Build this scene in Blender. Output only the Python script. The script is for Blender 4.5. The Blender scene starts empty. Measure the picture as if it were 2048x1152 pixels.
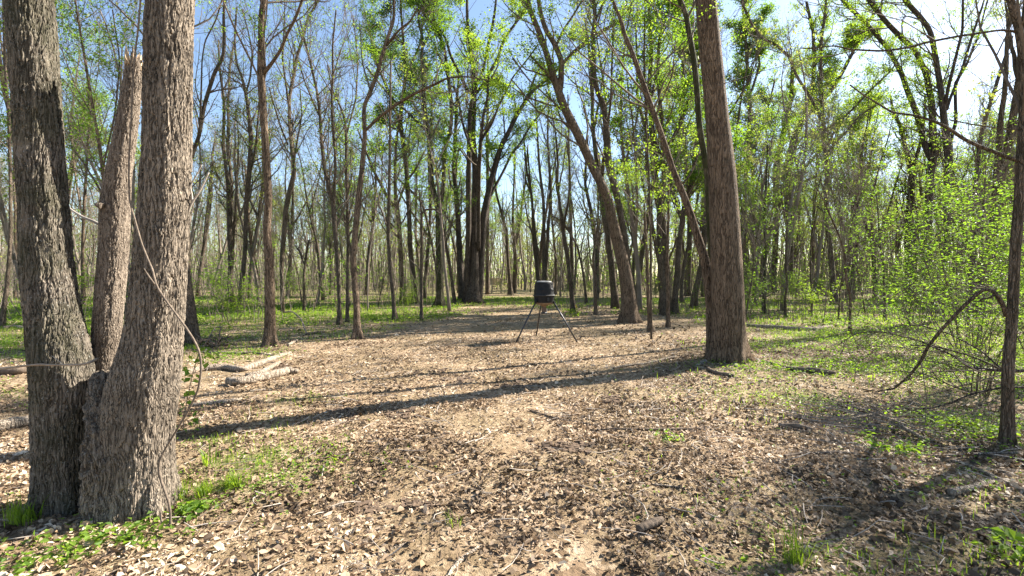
import bpy, math, random
import numpy as np
from mathutils import Vector
C = bpy.context.scene.collection
SC = bpy.context.scene

# ------------------------------------------------------------------ camera, sky, sun, exposure
CAM_H, F, HOR = 1.65, 930.0, 556.0          # eye height, focal length in photo pixels, horizon row
KD = F / 1195.0                               # depth units of the survey -> metres
PITCH = math.atan((576 - HOR) / F)
cam = bpy.data.cameras.new('camera'); cam_o = bpy.data.objects.new('camera', cam); C.objects.link(cam_o)
cam.sensor_width = 36; cam.lens = F * 36 / 2048; cam.clip_end = 2000; cam.clip_start = 0.05
cam_o.location = (0, 0, CAM_H); cam_o.rotation_euler = (math.pi / 2 - PITCH, 0, 0)
SC.camera = cam_o
SUN_AZ, SUN_EL = math.radians(61), math.radians(37)
world = bpy.data.worlds.new('World'); SC.world = world; world.use_nodes = True
nt = world.node_tree; bg = nt.nodes['Background']
sky = nt.nodes.new('ShaderNodeTexSky'); sky.sky_type = 'NISHITA'; sky.sun_disc = False
sky.sun_elevation = SUN_EL; sky.sun_rotation = SUN_AZ; sky.dust_density = 0.5; sky.air_density = 1.0; sky.ozone_density = 1.0
nt.links.new(sky.outputs[0], bg.inputs[0]); bg.inputs[1].default_value = 0.068
sun = bpy.data.lights.new('sun', 'SUN'); sun.energy = 5.0; sun.angle = math.radians(0.5); sun.color = (1, .93, .82)
sun_o = bpy.data.objects.new('sun', sun); C.objects.link(sun_o)
SV = Vector((math.sin(SUN_AZ) * math.cos(SUN_EL), math.cos(SUN_AZ) * math.cos(SUN_EL), math.sin(SUN_EL)))
sun_o.rotation_euler = SV.to_track_quat('Z', 'Y').to_euler(); sun_o.location = (30, 20, 40)
SC.view_settings.view_transform = 'Standard'; SC.view_settings.look = 'None'
SC.view_settings.gamma = 1; SC.view_settings.use_curve_mapping = False
SC.view_settings.exposure = 2.02
SC.render.engine = 'CYCLES'
cy = SC.cycles; cy.max_bounces = 6; cy.diffuse_bounces = 3; cy.glossy_bounces = 2; cy.transmission_bounces = 4
cy.transparent_max_bounces = 4; cy.caustics_reflective = False; cy.caustics_refractive = False
cy.use_denoising = True; cy.sample_clamp_indirect = 6

# ------------------------------------------------------------------ numbers
def hash2(ix, iy, seed):
    h = (ix.astype(np.int64) * 374761393 + iy.astype(np.int64) * 668265263 + seed * 1442695041) & 0xffffffff
    h = ((h ^ (h >> 13)) * 1274126177) & 0xffffffff
    return ((h ^ (h >> 16)) & 0xffff) / 65535.0
def vnoise(x, y, seed=0):
    x = np.asarray(x, float); y = np.asarray(y, float)
    ix = np.floor(x); iy = np.floor(y); fx = x - ix; fy = y - iy
    fx = fx * fx * (3 - 2 * fx); fy = fy * fy * (3 - 2 * fy)
    a = hash2(ix, iy, seed); b = hash2(ix + 1, iy, seed); c = hash2(ix, iy + 1, seed); d = hash2(ix + 1, iy + 1, seed)
    return (a * (1 - fx) + b * fx) * (1 - fy) + (c * (1 - fx) + d * fx) * fy
def height(x, y):
    x = np.asarray(x, float); y = np.asarray(y, float); d = np.hypot(x, y)
    h = 0.05 * (vnoise(x / 2.7, y / 2.7, 1) - .5) + 0.035 * (vnoise(x / .8, y / .8, 2) - .5)
    m = np.clip((11 - d) / 6, .25, 1)
    h = h + m * 0.045 * (vnoise(x / .3, y / .3, 3) - .5) + m * .02 * (vnoise(x / .12, y / .12, 5) - .5)
    h = h + 0.35 * (vnoise(x / 21, y / 21, 4) - .5) * np.clip((d - 18) / 25, 0, 1)
    return h
cp, sp = math.cos(PITCH), math.sin(PITCH)
def P(px, py, d, w=None):
    """place at forward distance d (world Y)"""
    dx = (px - 1024) / F; dz = -(py - 576) / F
    wy = cp + dz * sp; wz = -sp + dz * cp
    s = d / wy
    return np.array([dx * s, d, CAM_H + wz * s])
def G(px, py):
    dx = (px - 1024) / F; dz = -(py - 576) / F
    wy = cp + dz * sp; wz = -sp + dz * cp
    z = 0.0
    for _ in range(12):
        s = (z - CAM_H) / wz
        z = float(height(dx * s, wy * s))
    return np.array([dx * s, wy * s, z])
def pix(x, y, z=0.0):
    dy = y * cp - (z - CAM_H) * sp; dz = y * sp + (z - CAM_H) * cp
    dy = np.maximum(dy, .01)
    return 1024 + F * x / dy, 576 - F * dz / dy

# ------------------------------------------------------------------ mesh helpers
def mk_mesh(name, verts, faces, mats, smooth=True, mat_idx=None, attrs=None):
    verts = np.asarray(verts, np.float32); faces = np.asarray(faces, np.int32)
    me = bpy.data.meshes.new(name)
    n, k = faces.shape
    me.vertices.add(len(verts)); me.vertices.foreach_set('co', verts.ravel())
    me.loops.add(n * k); me.loops.foreach_set('vertex_index', faces.ravel())
    me.polygons.add(n); me.polygons.foreach_set('loop_start', np.arange(0, n * k, k, dtype=np.int32))
    me.polygons.foreach_set('use_smooth', np.full(n, smooth))
    for m in (mats if isinstance(mats, (list, tuple)) else [mats]): me.materials.append(m)
    if mat_idx is not None: me.polygons.foreach_set('material_index', np.asarray(mat_idx, np.int32))
    if attrs:
        for an, av in attrs.items():
            a = me.attributes.new(an, 'FLOAT', 'FACE' if len(av) == n else 'POINT'); a.data.foreach_set('value', np.asarray(av, np.float32))
    me.update(calc_edges=True)
    return me
def link(name, me, parent=None, loc=(0, 0, 0)):
    o = bpy.data.objects.new(name, me); C.objects.link(o); o.location = loc
    if parent: o.parent = parent
    return o
def tag(o, label=None, cat=None, group=None, kind=None):
    if label: o['label'] = label
    if cat: o['category'] = cat
    if group: o['group'] = group
    if kind: o['kind'] = kind
    return o
def empty(name, loc, rz=0):
    o = bpy.data.objects.new(name, None); C.objects.link(o); o.location = loc; o.rotation_euler = (0, 0, rz); o.empty_display_size = .2
    return o
def nrm(v): return v / np.maximum(np.linalg.norm(v, axis=-1, keepdims=True), 1e-9)
def tubes(Pp, R, S, cap=True, rmod=None):
    """Pp (B,K,3), R (B,K) -> verts, quads"""
    Pp = np.asarray(Pp, float); R = np.asarray(R, float); B, K, _ = Pp.shape
    T = np.gradient(Pp, axis=1); T = nrm(T)
    mean = nrm(Pp[:, -1] - Pp[:, 0])
    ref = np.where(np.abs(mean[:, 2:3]) > .75, np.array([[0, 1., 0]]), np.array([[0, 0, 1.]]))[:, None, :]
    n1 = nrm(np.cross(T, ref)); n2 = np.cross(T, n1)
    th = np.arange(S) * 2 * np.pi / S
    rr = R[:, :, None] * np.ones(S)
    if rmod is not None: rr = rr * rmod(np.arange(K), th)
    V = Pp[:, :, None, :] + rr[..., None] * (n1[:, :, None, :] * np.cos(th)[:, None] + n2[:, :, None, :] * np.sin(th)[:, None])
    V = V.reshape(-1, 3)
    b = (np.arange(B) * K * S)[:, None, None]; k = (np.arange(K - 1) * S)[None, :, None]; s = np.arange(S)[None, None, :]; s2 = (s + 1) % S
    q = np.stack([b + k + s, b + k + s2, b + k + S + s2, b + k + S + s], -1).reshape(-1, 4)
    if cap:
        nv = len(V); V = np.vstack([V, Pp[:, -1], Pp[:, 0]])
        for end, off in ((K - 1, 0), (0, B)):
            bb = (np.arange(B) * K * S + end * S)[:, None]; ci = (nv + off + np.arange(B))[:, None]
            s0 = np.arange(0, S - S % 2, 2)[None, :]
            tri = np.stack([bb + s0, bb + (s0 + 1) % S, bb + (s0 + 2) % S, np.broadcast_to(ci, (B, len(s0[0])))], -1)
            if end: pass
            else: tri = tri[..., ::-1]
            q = np.vstack([q, tri.reshape(-1, 4)])
    return V, q
def join(parts):
    vs, fs, o = [], [], 0
    for v, f in parts:
        vs.append(v); fs.append(f + o); o += len(v)
    return np.vstack(vs), np.vstack(fs)
def resample(pts, K):
    pts = np.asarray(pts, float)
    seg = np.r_[0, np.cumsum(np.linalg.norm(np.diff(pts[:, :3], axis=0), axis=1))]
    t = np.linspace(0, seg[-1], K)
    # smooth interpolation (catmull-rom like via dense linear + smoothing)
    td = np.linspace(0, seg[-1], 200)
    D = np.stack([np.interp(td, seg, pts[:, i]) for i in range(pts.shape[1])], 1)
    ker = max(3, int(200 / max(len(pts) - 1, 1) * .6) | 1); pad = ker // 2
    a = 2 * D[:1] - D[1:pad + 1][::-1]; b = 2 * D[-1:] - D[-pad - 1:-1][::-1]
    E = np.vstack([a, D, b]); k = np.hanning(ker + 2)[1:-1]; k /= k.sum()
    D = np.stack([np.convolve(E[:, i], k, 'valid') for i in range(pts.shape[1])], 1)
    return np.stack([np.interp(t, td, D[:, i]) for i in range(pts.shape[1])], 1)

# ------------------------------------------------------------------ branching
def spawn(Pp, R, n, tmin, tmax, lmin, lmax, ang, up, K, rng, rratio=.5, wob=.22, rmin=.003):
    B, Kp, _ = Pp.shape
    L = np.linalg.norm(Pp[:, -1] - Pp[:, 0], axis=1)
    par = rng.choice(B, n, p=L / L.sum())
    t = rng.uniform(tmin, tmax, n) * (Kp - 1) * .999; i = t.astype(int); f = (t - i)[:, None]
    p0 = Pp[par, i] * (1 - f) + Pp[par, i + 1] * f
    r0 = R[par, i] * (1 - f[:, 0]) + R[par, i + 1] * f[:, 0]
    T = nrm(Pp[par, i + 1] - Pp[par, i])
    rv = nrm(rng.normal(size=(n, 3))); side = nrm(np.cross(T, rv))
    a = np.radians(rng.uniform(ang[0], ang[1], n))[:, None]
    d = nrm(T * np.cos(a) + side * np.sin(a))
    ln = rng.uniform(lmin, lmax, n) * (1.15 - .5 * (t / (Kp - 1)))
    pts = [p0]; step = (ln / (K - 1))[:, None]
    for j in range(K - 1):
        d = nrm(d + rng.normal(size=(n, 3)) * wob + np.array([0, 0, up]) / (K - 1))
        pts.append(pts[-1] + d * step)
    Q = np.stack(pts, 1)
    rs = np.clip(r0 * rng.uniform(.6, 1, n) * rratio, rmin, .3)
    RR = rs[:, None] * np.linspace(1, .25, K)[None, :]
    return Q, np.maximum(RR, rmin * .5)
def leaf_quads(pts, size, rng, flat=.35, aspect=.6, fold=.25, hang=0.0):
    """one rhombic leaf (2 quads, folded on the midrib) per point"""
    n = len(pts)
    a = rng.uniform(0, 2 * np.pi, n); tilt = rng.normal(0, 1 - flat, n) * .8
    d = np.stack([np.cos(a) * np.cos(tilt), np.sin(a) * np.cos(tilt), np.sin(tilt) - hang], 1); d = nrm(d)
    u = nrm(np.array([0, 0, 1.]) + rng.normal(size=(n, 3)) * (1 - flat))
    s = nrm(np.cross(d, u)); u = np.cross(s, d)
    sz = size * rng.uniform(.65, 1.35, n)[:, None]
    base = pts; tip = pts + d * sz - u * sz * .12
    m = pts + d * sz * .5; w = sz * aspect * .5
    l = m + s * w + u * w * fold; r = m - s * w + u * w * fold
    V = np.stack([base, l, tip, r], 1).reshape(-1, 3)
    i = np.arange(n)[:, None] * 4
    return V, i + np.array([[0, 3, 2, 1]])

# ------------------------------------------------------------------ materials
def mat(name):
    m = bpy.data.materials.new(name); m.use_nodes = True
    t = m.node_tree; b = t.nodes['Principled BSDF']; return m, t, b
def N(t, typ, **kw):
    n = t.nodes.new(typ)
    for k, v in kw.items():
        if k in n.bl_rna.properties: setattr(n, k, v)
        else: n.inputs[k].default_value = v
    return n
def ramp(t, fac, stops):
    r = t.nodes.new('ShaderNodeValToRGB'); e = r.color_ramp.elements
    while len(e) < len(stops): e.new(.5)
    for i, (p, c) in enumerate(stops): e[i].position = p; e[i].color = (*c, 1)
    if fac is not None: t.links.new(fac, r.inputs[0])
    return r
def vmath_scale(t, vec, s):
    m = t.nodes.new('ShaderNodeMapping'); m.inputs['Scale'].default_value = s; t.links.new(vec, m.inputs[0]); return m.outputs[0]
def bark(name, dark, light, cell=38, bump=.03, moss=None, lichen=.0, disp=False, stretch=.22):
    m, t, b = mat(name); b.inputs['Roughness'].default_value = .9; b.inputs['Specular IOR Level'].default_value = .15
    tc = t.nodes.new('ShaderNodeTexCoord')
    nz = N(t, 'ShaderNodeTexNoise', Scale=6.0, Detail=2.0); t.links.new(tc.outputs['Object'], nz.inputs['Vector'])
    mx = N(t, 'ShaderNodeMix', data_type='RGBA', blend_type='ADD'); mx.inputs[0].default_value = .045
    t.links.new(tc.outputs['Object'], mx.inputs[6]); t.links.new(nz.outputs['Color'], mx.inputs[7])
    v = vmath_scale(t, mx.outputs[2], (1, 1, stretch))
    vo = N(t, 'ShaderNodeTexVoronoi', feature='DISTANCE_TO_EDGE', Scale=float(cell)); t.links.new(v, vo.inputs['Vector'])
    n2 = N(t, 'ShaderNodeTexNoise', Scale=float(cell) * 2.2, Detail=5.0, Roughness=.65)
    t.links.new(vmath_scale(t, tc.outputs['Object'], (1, 1, .45)), n2.inputs['Vector'])
    mr = N(t, 'ShaderNodeMapRange'); mr.inputs['From Max'].default_value = .32; t.links.new(vo.outputs['Distance'], mr.inputs[0])
    mm = N(t, 'ShaderNodeMath', operation='MULTIPLY_ADD'); t.links.new(n2.outputs['Fac'], mm.inputs[0]); mm.inputs[1].default_value = .55
    t.links.new(mr.outputs[0], mm.inputs[2])
    n3 = N(t, 'ShaderNodeTexNoise', Scale=2.3, Detail=4.0); t.links.new(tc.outputs['Object'], n3.inputs['Vector'])
    # long wavy furrows: where a vertically stretched noise crosses its middle value
    fu = N(t, 'ShaderNodeTexNoise', Scale=float(cell) * .62, Detail=1.5, Roughness=.45, Distortion=.35)
    t.links.new(vmath_scale(t, mx.outputs[2], (1, 1, .10)), fu.inputs['Vector'])
    ab = N(t, 'ShaderNodeMath', operation='SUBTRACT'); t.links.new(fu.outputs['Fac'], ab.inputs[0]); ab.inputs[1].default_value = .5
    ab2 = N(t, 'ShaderNodeMath', operation='ABSOLUTE'); t.links.new(ab.outputs[0], ab2.inputs[0])
    fr = N(t, 'ShaderNodeMapRange', interpolation_type='SMOOTHSTEP'); fr.inputs['From Max'].default_value = .085; t.links.new(ab2.outputs[0], fr.inputs[0])
    vr = N(t, 'ShaderNodeMapRange'); vr.inputs['From Max'].default_value = .2; vr.inputs['To Min'].default_value = .45; t.links.new(vo.outputs['Distance'], vr.inputs[0])
    hm = N(t, 'ShaderNodeMath', operation='MULTIPLY'); t.links.new(fr.outputs[0], hm.inputs[0]); t.links.new(vr.outputs[0], hm.inputs[1])
    mm = N(t, 'ShaderNodeMath', operation='MULTIPLY_ADD'); t.links.new(n2.outputs['Fac'], mm.inputs[0]); mm.inputs[1].default_value = .45
    t.links.new(hm.outputs[0], mm.inputs[2])
    mid = tuple((a + c) * .5 for a, c in zip(dark, light))
    r = ramp(t, mm.outputs[0], [(.20, tuple(x * .7 for x in dark)), (.42, tuple(a * .6 + c * .4 for a, c in zip(dark, mid))), (.75, mid), (.95, light)])
    tone = ramp(t, n3.outputs['Fac'], [(.3, (.72, .70, .68)), (.7, (1.12, 1.1, 1.08))])
    mu = N(t, 'ShaderNodeMix', data_type='RGBA', blend_type='MULTIPLY'); mu.inputs[0].default_value = 1
    t.links.new(r.outputs[0], mu.inputs[6]); t.links.new(tone.outputs[0], mu.inputs[7]); col = mu.outputs[2]
    if lichen:
        n4 = N(t, 'ShaderNodeTexNoise', Scale=float(cell) * 1.1, Detail=3.0, Roughness=.6); t.links.new(tc.outputs['Object'], n4.inputs['Vector'])
        lr = ramp(t, n4.outputs['Fac'], [(.60, (0, 0, 0)), (.68, (1, 1, 1))])
        lm = N(t, 'ShaderNodeMix', data_type='RGBA'); sc_ = N(t, 'ShaderNodeMath', operation='MULTIPLY'); sc_.inputs[1].default_value = lichen
        t.links.new(lr.outputs[0], sc_.inputs[0]); t.links.new(sc_.outputs[0], lm.inputs[0])
        t.links.new(col, lm.inputs[6]); lm.inputs[7].default_value = (.42, .43, .40, 1); col = lm.outputs[2]
    if moss:
        n5 = N(t, 'ShaderNodeTexNoise', Scale=1.7, Detail=6.0, Roughness=.7); t.links.new(tc.outputs['Object'], n5.inputs['Vector'])
        lr = ramp(t, n5.outputs['Fac'], [(.5 - moss * .2, (0, 0, 0)), (.62 - moss * .1, (1, 1, 1))])
        lm = N(t, 'ShaderNodeMix', data_type='RGBA'); sc_ = N(t, 'ShaderNodeMath', operation='MULTIPLY'); sc_.inputs[1].default_value = min(1, moss)
        t.links.new(lr.outputs[0], sc_.inputs[0]); t.links.new(sc_.outputs[0], lm.inputs[0])
        t.links.new(col, lm.inputs[6]); lm.inputs[7].default_value = (.034, .038, .014, 1); col = lm.outputs[2]
    t.links.new(col, b.inputs['Base Color'])
    if disp:
        dn = N(t, 'ShaderNodeDisplacement', Midlevel=.6, Scale=bump); t.links.new(mm.outputs[0], dn.inputs['Height'])
        t.links.new(dn.outputs[0], t.nodes['Material Output'].inputs['Displacement']); m.displacement_method = 'BOTH'
    else:
        bn = N(t, 'ShaderNodeBump', Strength=1.0, Distance=bump); t.links.new(mm.outputs[0], bn.inputs['Height']); t.links.new(bn.outputs[0], b.inputs['Normal'])
    return m
def leafmat(name, c1, c2, trans=.5, rough=.55):
    m, t, b = mat(name)
    at = N(t, 'ShaderNodeAttribute', attribute_name='rnd')
    r = ramp(t, at.outputs['Fac'], [(0, c1), (.75, c2), (1, tuple(min(1, x * 1.15) for x in c2))])
    t.links.new(r.outputs[0], b.inputs['Base Color']); b.inputs['Roughness'].default_value = rough; b.inputs['Specular IOR Level'].default_value = .3
    if trans:
        tr = t.nodes.new('ShaderNodeBsdfTranslucent'); ms = t.nodes.new('ShaderNodeMixShader'); ms.inputs[0].default_value = trans
        br = N(t, 'ShaderNodeMix', data_type='RGBA', blend_type='MULTIPLY'); br.inputs[0].default_value = 1; br.inputs[7].default_value = (2.2, 2.15, 1.0, 1)
        t.links.new(r.outputs[0], br.inputs[6]); t.links.new(br.outputs[2], tr.inputs[0])
        t.links.new(b.outputs[0], ms.inputs[1]); t.links.new(tr.outputs[0], ms.inputs[2]); t.links.new(ms.outputs[0], t.nodes['Material Output'].inputs[0])
    return m
def plain(name, col, rough=.6, metal=0, var=.25, scale=12, bump=0, spec=.5):
    m, t, b = mat(name); tc = t.nodes.new('ShaderNodeTexCoord')
    nz = N(t, 'ShaderNodeTexNoise', Scale=float(scale), Detail=6.0, Roughness=.65); t.links.new(tc.outputs['Object'], nz.inputs['Vector'])
    r = ramp(t, nz.outputs['Fac'], [(.3, tuple(c * (1 - var) for c in col)), (.7, tuple(min(1, c * (1 + var)) for c in col))])
    t.links.new(r.outputs[0], b.inputs['Base Color']); b.inputs['Roughness'].default_value = rough; b.inputs['Metallic'].default_value = metal
    b.inputs['Specular IOR Level'].default_value = spec
    if bump:
        bn = N(t, 'ShaderNodeBump', Strength=.8, Distance=bump); t.links.new(nz.outputs['Fac'], bn.inputs['Height']); t.links.new(bn.outputs[0], b.inputs['Normal'])
    return m
M = {}
M['hero_mossy'] = bark('furrowed_bark_mossy', (.052, .044, .036), (.195, .168, .138), cell=74, bump=.012, lichen=.42, disp=True, stretch=.14, moss=.45)
M['hero'] = bark('furrowed_bark', (.068, .056, .044), (.24, .202, .16), cell=74, bump=.012, lichen=.22, disp=True, stretch=.14)
M['snag'] = bark('weathered_bark', (.085, .066, .052), (.27, .225, .18), cell=105, bump=.006, lichen=.25, disp=True, stretch=.3)
M['bark_a'] = bark('brown_bark', (.075, .054, .038), (.25, .185, .13), cell=46, bump=.03, lichen=.12, stretch=.16)
M['bark_b'] = bark('grey_brown_bark', (.06, .046, .035), (.19, .15, .115), cell=56, bump=.018, moss=.3)
M['bark_d'] = bark('dark_bark', (.045, .036, .03), (.14, .115, .095), cell=26, bump=.04, lichen=.15)
M['bark_m'] = bark('mossy_bark', (.06, .05, .035), (.19, .16, .12), cell=20, bump=.03, moss=.9)
M['bark_g'] = bark('pale_bark', (.16, .14, .115), (.45, .40, .34), cell=26, bump=.015, lichen=.4)
M['far_bark'] = plain('far_bark', (.19, .158, .128), .9, var=.45, scale=1.2, spec=.1)
M['twig'] = plain('twig_bark', (.12, .095, .073), .85, var=.4, scale=3, spec=.15)
M['twig_pale'] = plain('pale_twig', (.36, .31, .26), .85, var=.3, scale=6, spec=.15)
M['stick'] = plain('barked_stick', (.27, .21, .155), .85, var=.4, scale=30, bump=.004, spec=.1)
M['twig_grey'] = plain('grey_twig', (.22, .19, .16), .85, var=.35, scale=6, spec=.1)
M['log'] = bark('dead_wood', (.15, .12, .09), (.42, .35, .275), cell=40, bump=.012, lichen=.3, stretch=.9)
M['log_dark'] = plain('rotten_wood', (.13, .10, .075), .9, var=.5, scale=14, bump=.02, spec=.1)
M['vine'] = plain('vine_bark', (.15, .118, .09), .85, var=.45, scale=45, bump=.006, spec=.15)
M['inner'] = plain('split_wood', (.42, .31, .20), .85, var=.3, scale=30, bump=.01, spec=.1)
M['leaf_y'] = leafmat('yellow_green_leaves', (.085, .15, .018), (.15, .215, .03), .6)
M['leaf_g'] = leafmat('fresh_green_leaves', (.055, .115, .016), (.11, .18, .025), .58)
M['leaf_d'] = leafmat('deep_green_leaves', (.035, .08, .016), (.08, .14, .022), .5)
M['leaf_far'] = leafmat('far_leaves', (.13, .135, .065), (.16, .20, .06), .5)
M['grass'] = leafmat('grass_blades', (.08, .14, .018), (.17, .24, .03), .5)
M['forb'] = leafmat('forb_leaves', (.07, .14, .018), (.15, .23, .03), .5)
# litter leaves
def littermat():
    m, t, b = mat('dry_leaves'); at = N(t, 'ShaderNodeAttribute', attribute_name='rnd')
    r = ramp(t, at.outputs['Fac'], [(0, (.05, .032, .018)), (.25, (.15, .10, .057)), (.5, (.285, .195, .12)), (.82, (.47, .355, .24)), (1, (.64, .53, .40))])
    t.links.new(r.outputs[0], b.inputs['Base Color']); b.inputs['Roughness'].default_value = .62; b.inputs['Specular IOR Level'].default_value = .35
    tr = t.nodes.new('ShaderNodeBsdfTranslucent'); ms = t.nodes.new('ShaderNodeMixShader'); ms.inputs[0].default_value = .15
    t.links.new(r.outputs[0], tr.inputs[0]); t.links.new(b.outputs[0], ms.inputs[1]); t.links.new(tr.outputs[0], ms.inputs[2])
    t.links.new(ms.outputs[0], t.nodes['Material Output'].inputs[0]); return m
M['litter'] = littermat()

def groundmat():
    m, t, b = mat('forest_floor'); tc = t.nodes.new('ShaderNodeTexCoord'); b.inputs['Roughness'].default_value = .95; b.inputs['Specular IOR Level'].default_value = .1
    def noise(s, d=5, r=.6, w=0):
        n = N(t, 'ShaderNodeTexNoise', Scale=float(s), Detail=float(d), Roughness=r); t.links.new(tc.outputs['Object'], n.inputs['Vector']); return n.outputs['Fac']
    vo = N(t, 'ShaderNodeTexVoronoi', Scale=17.0, Randomness=1.0); t.links.new(tc.outputs['Object'], vo.inputs['Vector'])
    sep = t.nodes.new('ShaderNodeSeparateColor'); t.links.new(vo.outputs['Color'], sep.inputs[0])
    lit = ramp(t, sep.outputs[0], [(0, (.13, .085, .05)), (.4, (.29, .20, .125)), (.8, (.45, .335, .22)), (1, (.56, .44, .31))])
    dirt = ramp(t, noise(11, 8, .7), [(.3, (.14, .10, .058)), (.7, (.38, .287, .172))])
    mk = ramp(t, noise(.55, 6, .7), [(.42, (0, 0, 0)), (.58, (1, 1, 1))])
    a = N(t, 'ShaderNodeMix', data_type='RGBA'); t.links.new(mk.outputs[0], a.inputs[0]); t.links.new(dirt.outputs[0], a.inputs[6]); t.links.new(lit.outputs[0], a.inputs[7])
    gat = N(t, 'ShaderNodeAttribute', attribute_name='green')
    gm = N(t, 'ShaderNodeMath', operation='MULTIPLY'); t.links.new(gat.outputs['Fac'], gm.inputs[0]); 
    gn = ramp(t, noise(2.3, 5, .7), [(.35, (0, 0, 0)), (.6, (1, 1, 1))]); t.links.new(gn.outputs[0], gm.inputs[1])
    gc = ramp(t, noise(6, 6, .7), [(.3, (.08, .11, .025)), (.7, (.17, .22, .045))])
    g = N(t, 'ShaderNodeMix', data_type='RGBA'); t.links.new(gm.outputs[0], g.inputs[0]); t.links.new(a.outputs[2], g.inputs[6]); t.links.new(gc.outputs[0], g.inputs[7])
    t.links.new(g.outputs[2], b.inputs['Base Color'])
    bn = N(t, 'ShaderNodeBump', Strength=.9, Distance=.05); ad = N(t, 'ShaderNodeMath', operation='ADD')
    t.links.new(sep.outputs[1], ad.inputs[0]); t.links.new(noise(30, 6, .7), ad.inputs[1]); t.links.new(ad.outputs[0], bn.inputs['Height']); t.links.new(bn.outputs[0], b.inputs['Normal'])
    return m
M['ground'] = groundmat()

# ------------------------------------------------------------------ where the ground is green (world map)
def green(x, y):
    """0..1 cover of grass and small herbs on the forest floor"""
    x = np.asarray(x, float); yr = np.asarray(y, float); y = yr / KD
    n = vnoise(x / 1.6, y / 1.6, 11) * .6 + vnoise(x / .5, y / .5, 12) * .4
    n2 = vnoise(x / 5, y / 5, 13)
    def inside(a, lo, hi, s): return np.clip((a - lo) / s, 0, 1) * np.clip((hi - a) / s, 0, 1)
    edge = np.interp(x, [-20, -9, -5.5, -4.2, -2.4, 0, 4], [12, 12.3, 13.9, 16.5, 23, 29, 27]) + .8 * np.sin(x * 1.9)
    g = np.clip((y - edge) / 2.5, 0, 1)                   # beyond the clearing, left
    g = np.maximum(g, np.clip((x - np.interp(y, [7, 13, 19, 26, 32], [5.6, 6.3, 6.6, 4.5, 3])) / 1.5, 0, 1) * np.clip((y - 7.5) / 2, 0, 1) * .85)    # right side
    g = np.maximum(g, np.clip((y - 30) / 5, 0, 1) * .6)
    g = np.maximum(g, np.clip((-x - 4.6) / 1.5, 0, 1) * np.clip((y - 11) / 2, 0, 1) )
    path = np.exp(-((x + .02 * y) / (.075 * y)) ** 4) * np.clip((y - 20) / 6, 0, 1)
    g = g * (1 - .8 * path * np.clip((46 - y) / 14, .35, 1))
    g = g * np.clip((n * .6 + n2 * .4 - .30) * 3.2, .04, 1)
    # patches in the foreground
    def blob(px, py, rx, ry, a):
        c = G(px, py); return a * np.exp(-(((x - c[0]) / rx) ** 2 + ((yr - c[1]) / (ry * KD)) ** 2)) * np.clip((n - .25) * 2.5, 0, 1)
    for bpx, bpy_, rx, ry, a in ((440, 930, .75, 1.0, 1.5), (430, 880, .7, .8, 1.3), (200, 1115, .6, .3, .5), (330, 1100, .5, .3, .4),
                                 (60, 1020, .3, .3, .6), (30, 800, 1.2, 1.0, .25), (1650, 1120, .7, .25, .35), (1900, 960, 1.0, .6, .45), (1950, 840, 1.2, 1.2, .6),
                                 (1420, 970, .6, .6, .25), (1640, 700, 1.8, 2.0, 1.0), (1720, 740, 2.0, 1.6, 1.0), (1700, 800, 1.6, 1.3, .6), (1830, 760, 1.6, 1.6, .9), (2000, 1120, .6, .3, .55), (600, 800, .5, .4, .3)):
        g = np.maximum(g, blob(bpx, bpy_, rx, ry, a))
    return np.clip(g, 0, 1)

# ------------------------------------------------------------------ ground sheet
def build_ground():
    n = 270; u = np.linspace(-1, 1, n)
    xs = 4.3 * np.sinh(5.6 * u); ys = 6 + 4.3 * np.sinh(5.6 * u)
    X, Y = np.meshgrid(xs, ys); Z = height(X, Y)
    V = np.stack([X, Y, Z], -1).reshape(-1, 3)
    i = np.arange(n * n).reshape(n, n)
    q = np.stack([i[:-1, :-1], i[:-1, 1:], i[1:, 1:], i[1:, :-1]], -1).reshape(-1, 4)
    gr = green(X.ravel(), np.maximum(Y.ravel(), .5)) * (Y.ravel() > 1)
    tag(link('ground', mk_mesh('ground', V, q, M['ground'], attrs={'green': gr})), kind='structure')
build_ground()

def wedge(n, d0, d1, rng, power=1.0, margin=1.12):
    """random ground points in the field of view"""
    d = KD * (d0 ** power + rng.random(n) * (d1 ** power - d0 ** power)) ** (1 / power)
    x = (rng.random(n) * 2 - 1) * (1024 / F) * d * margin
    return x, d

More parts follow.
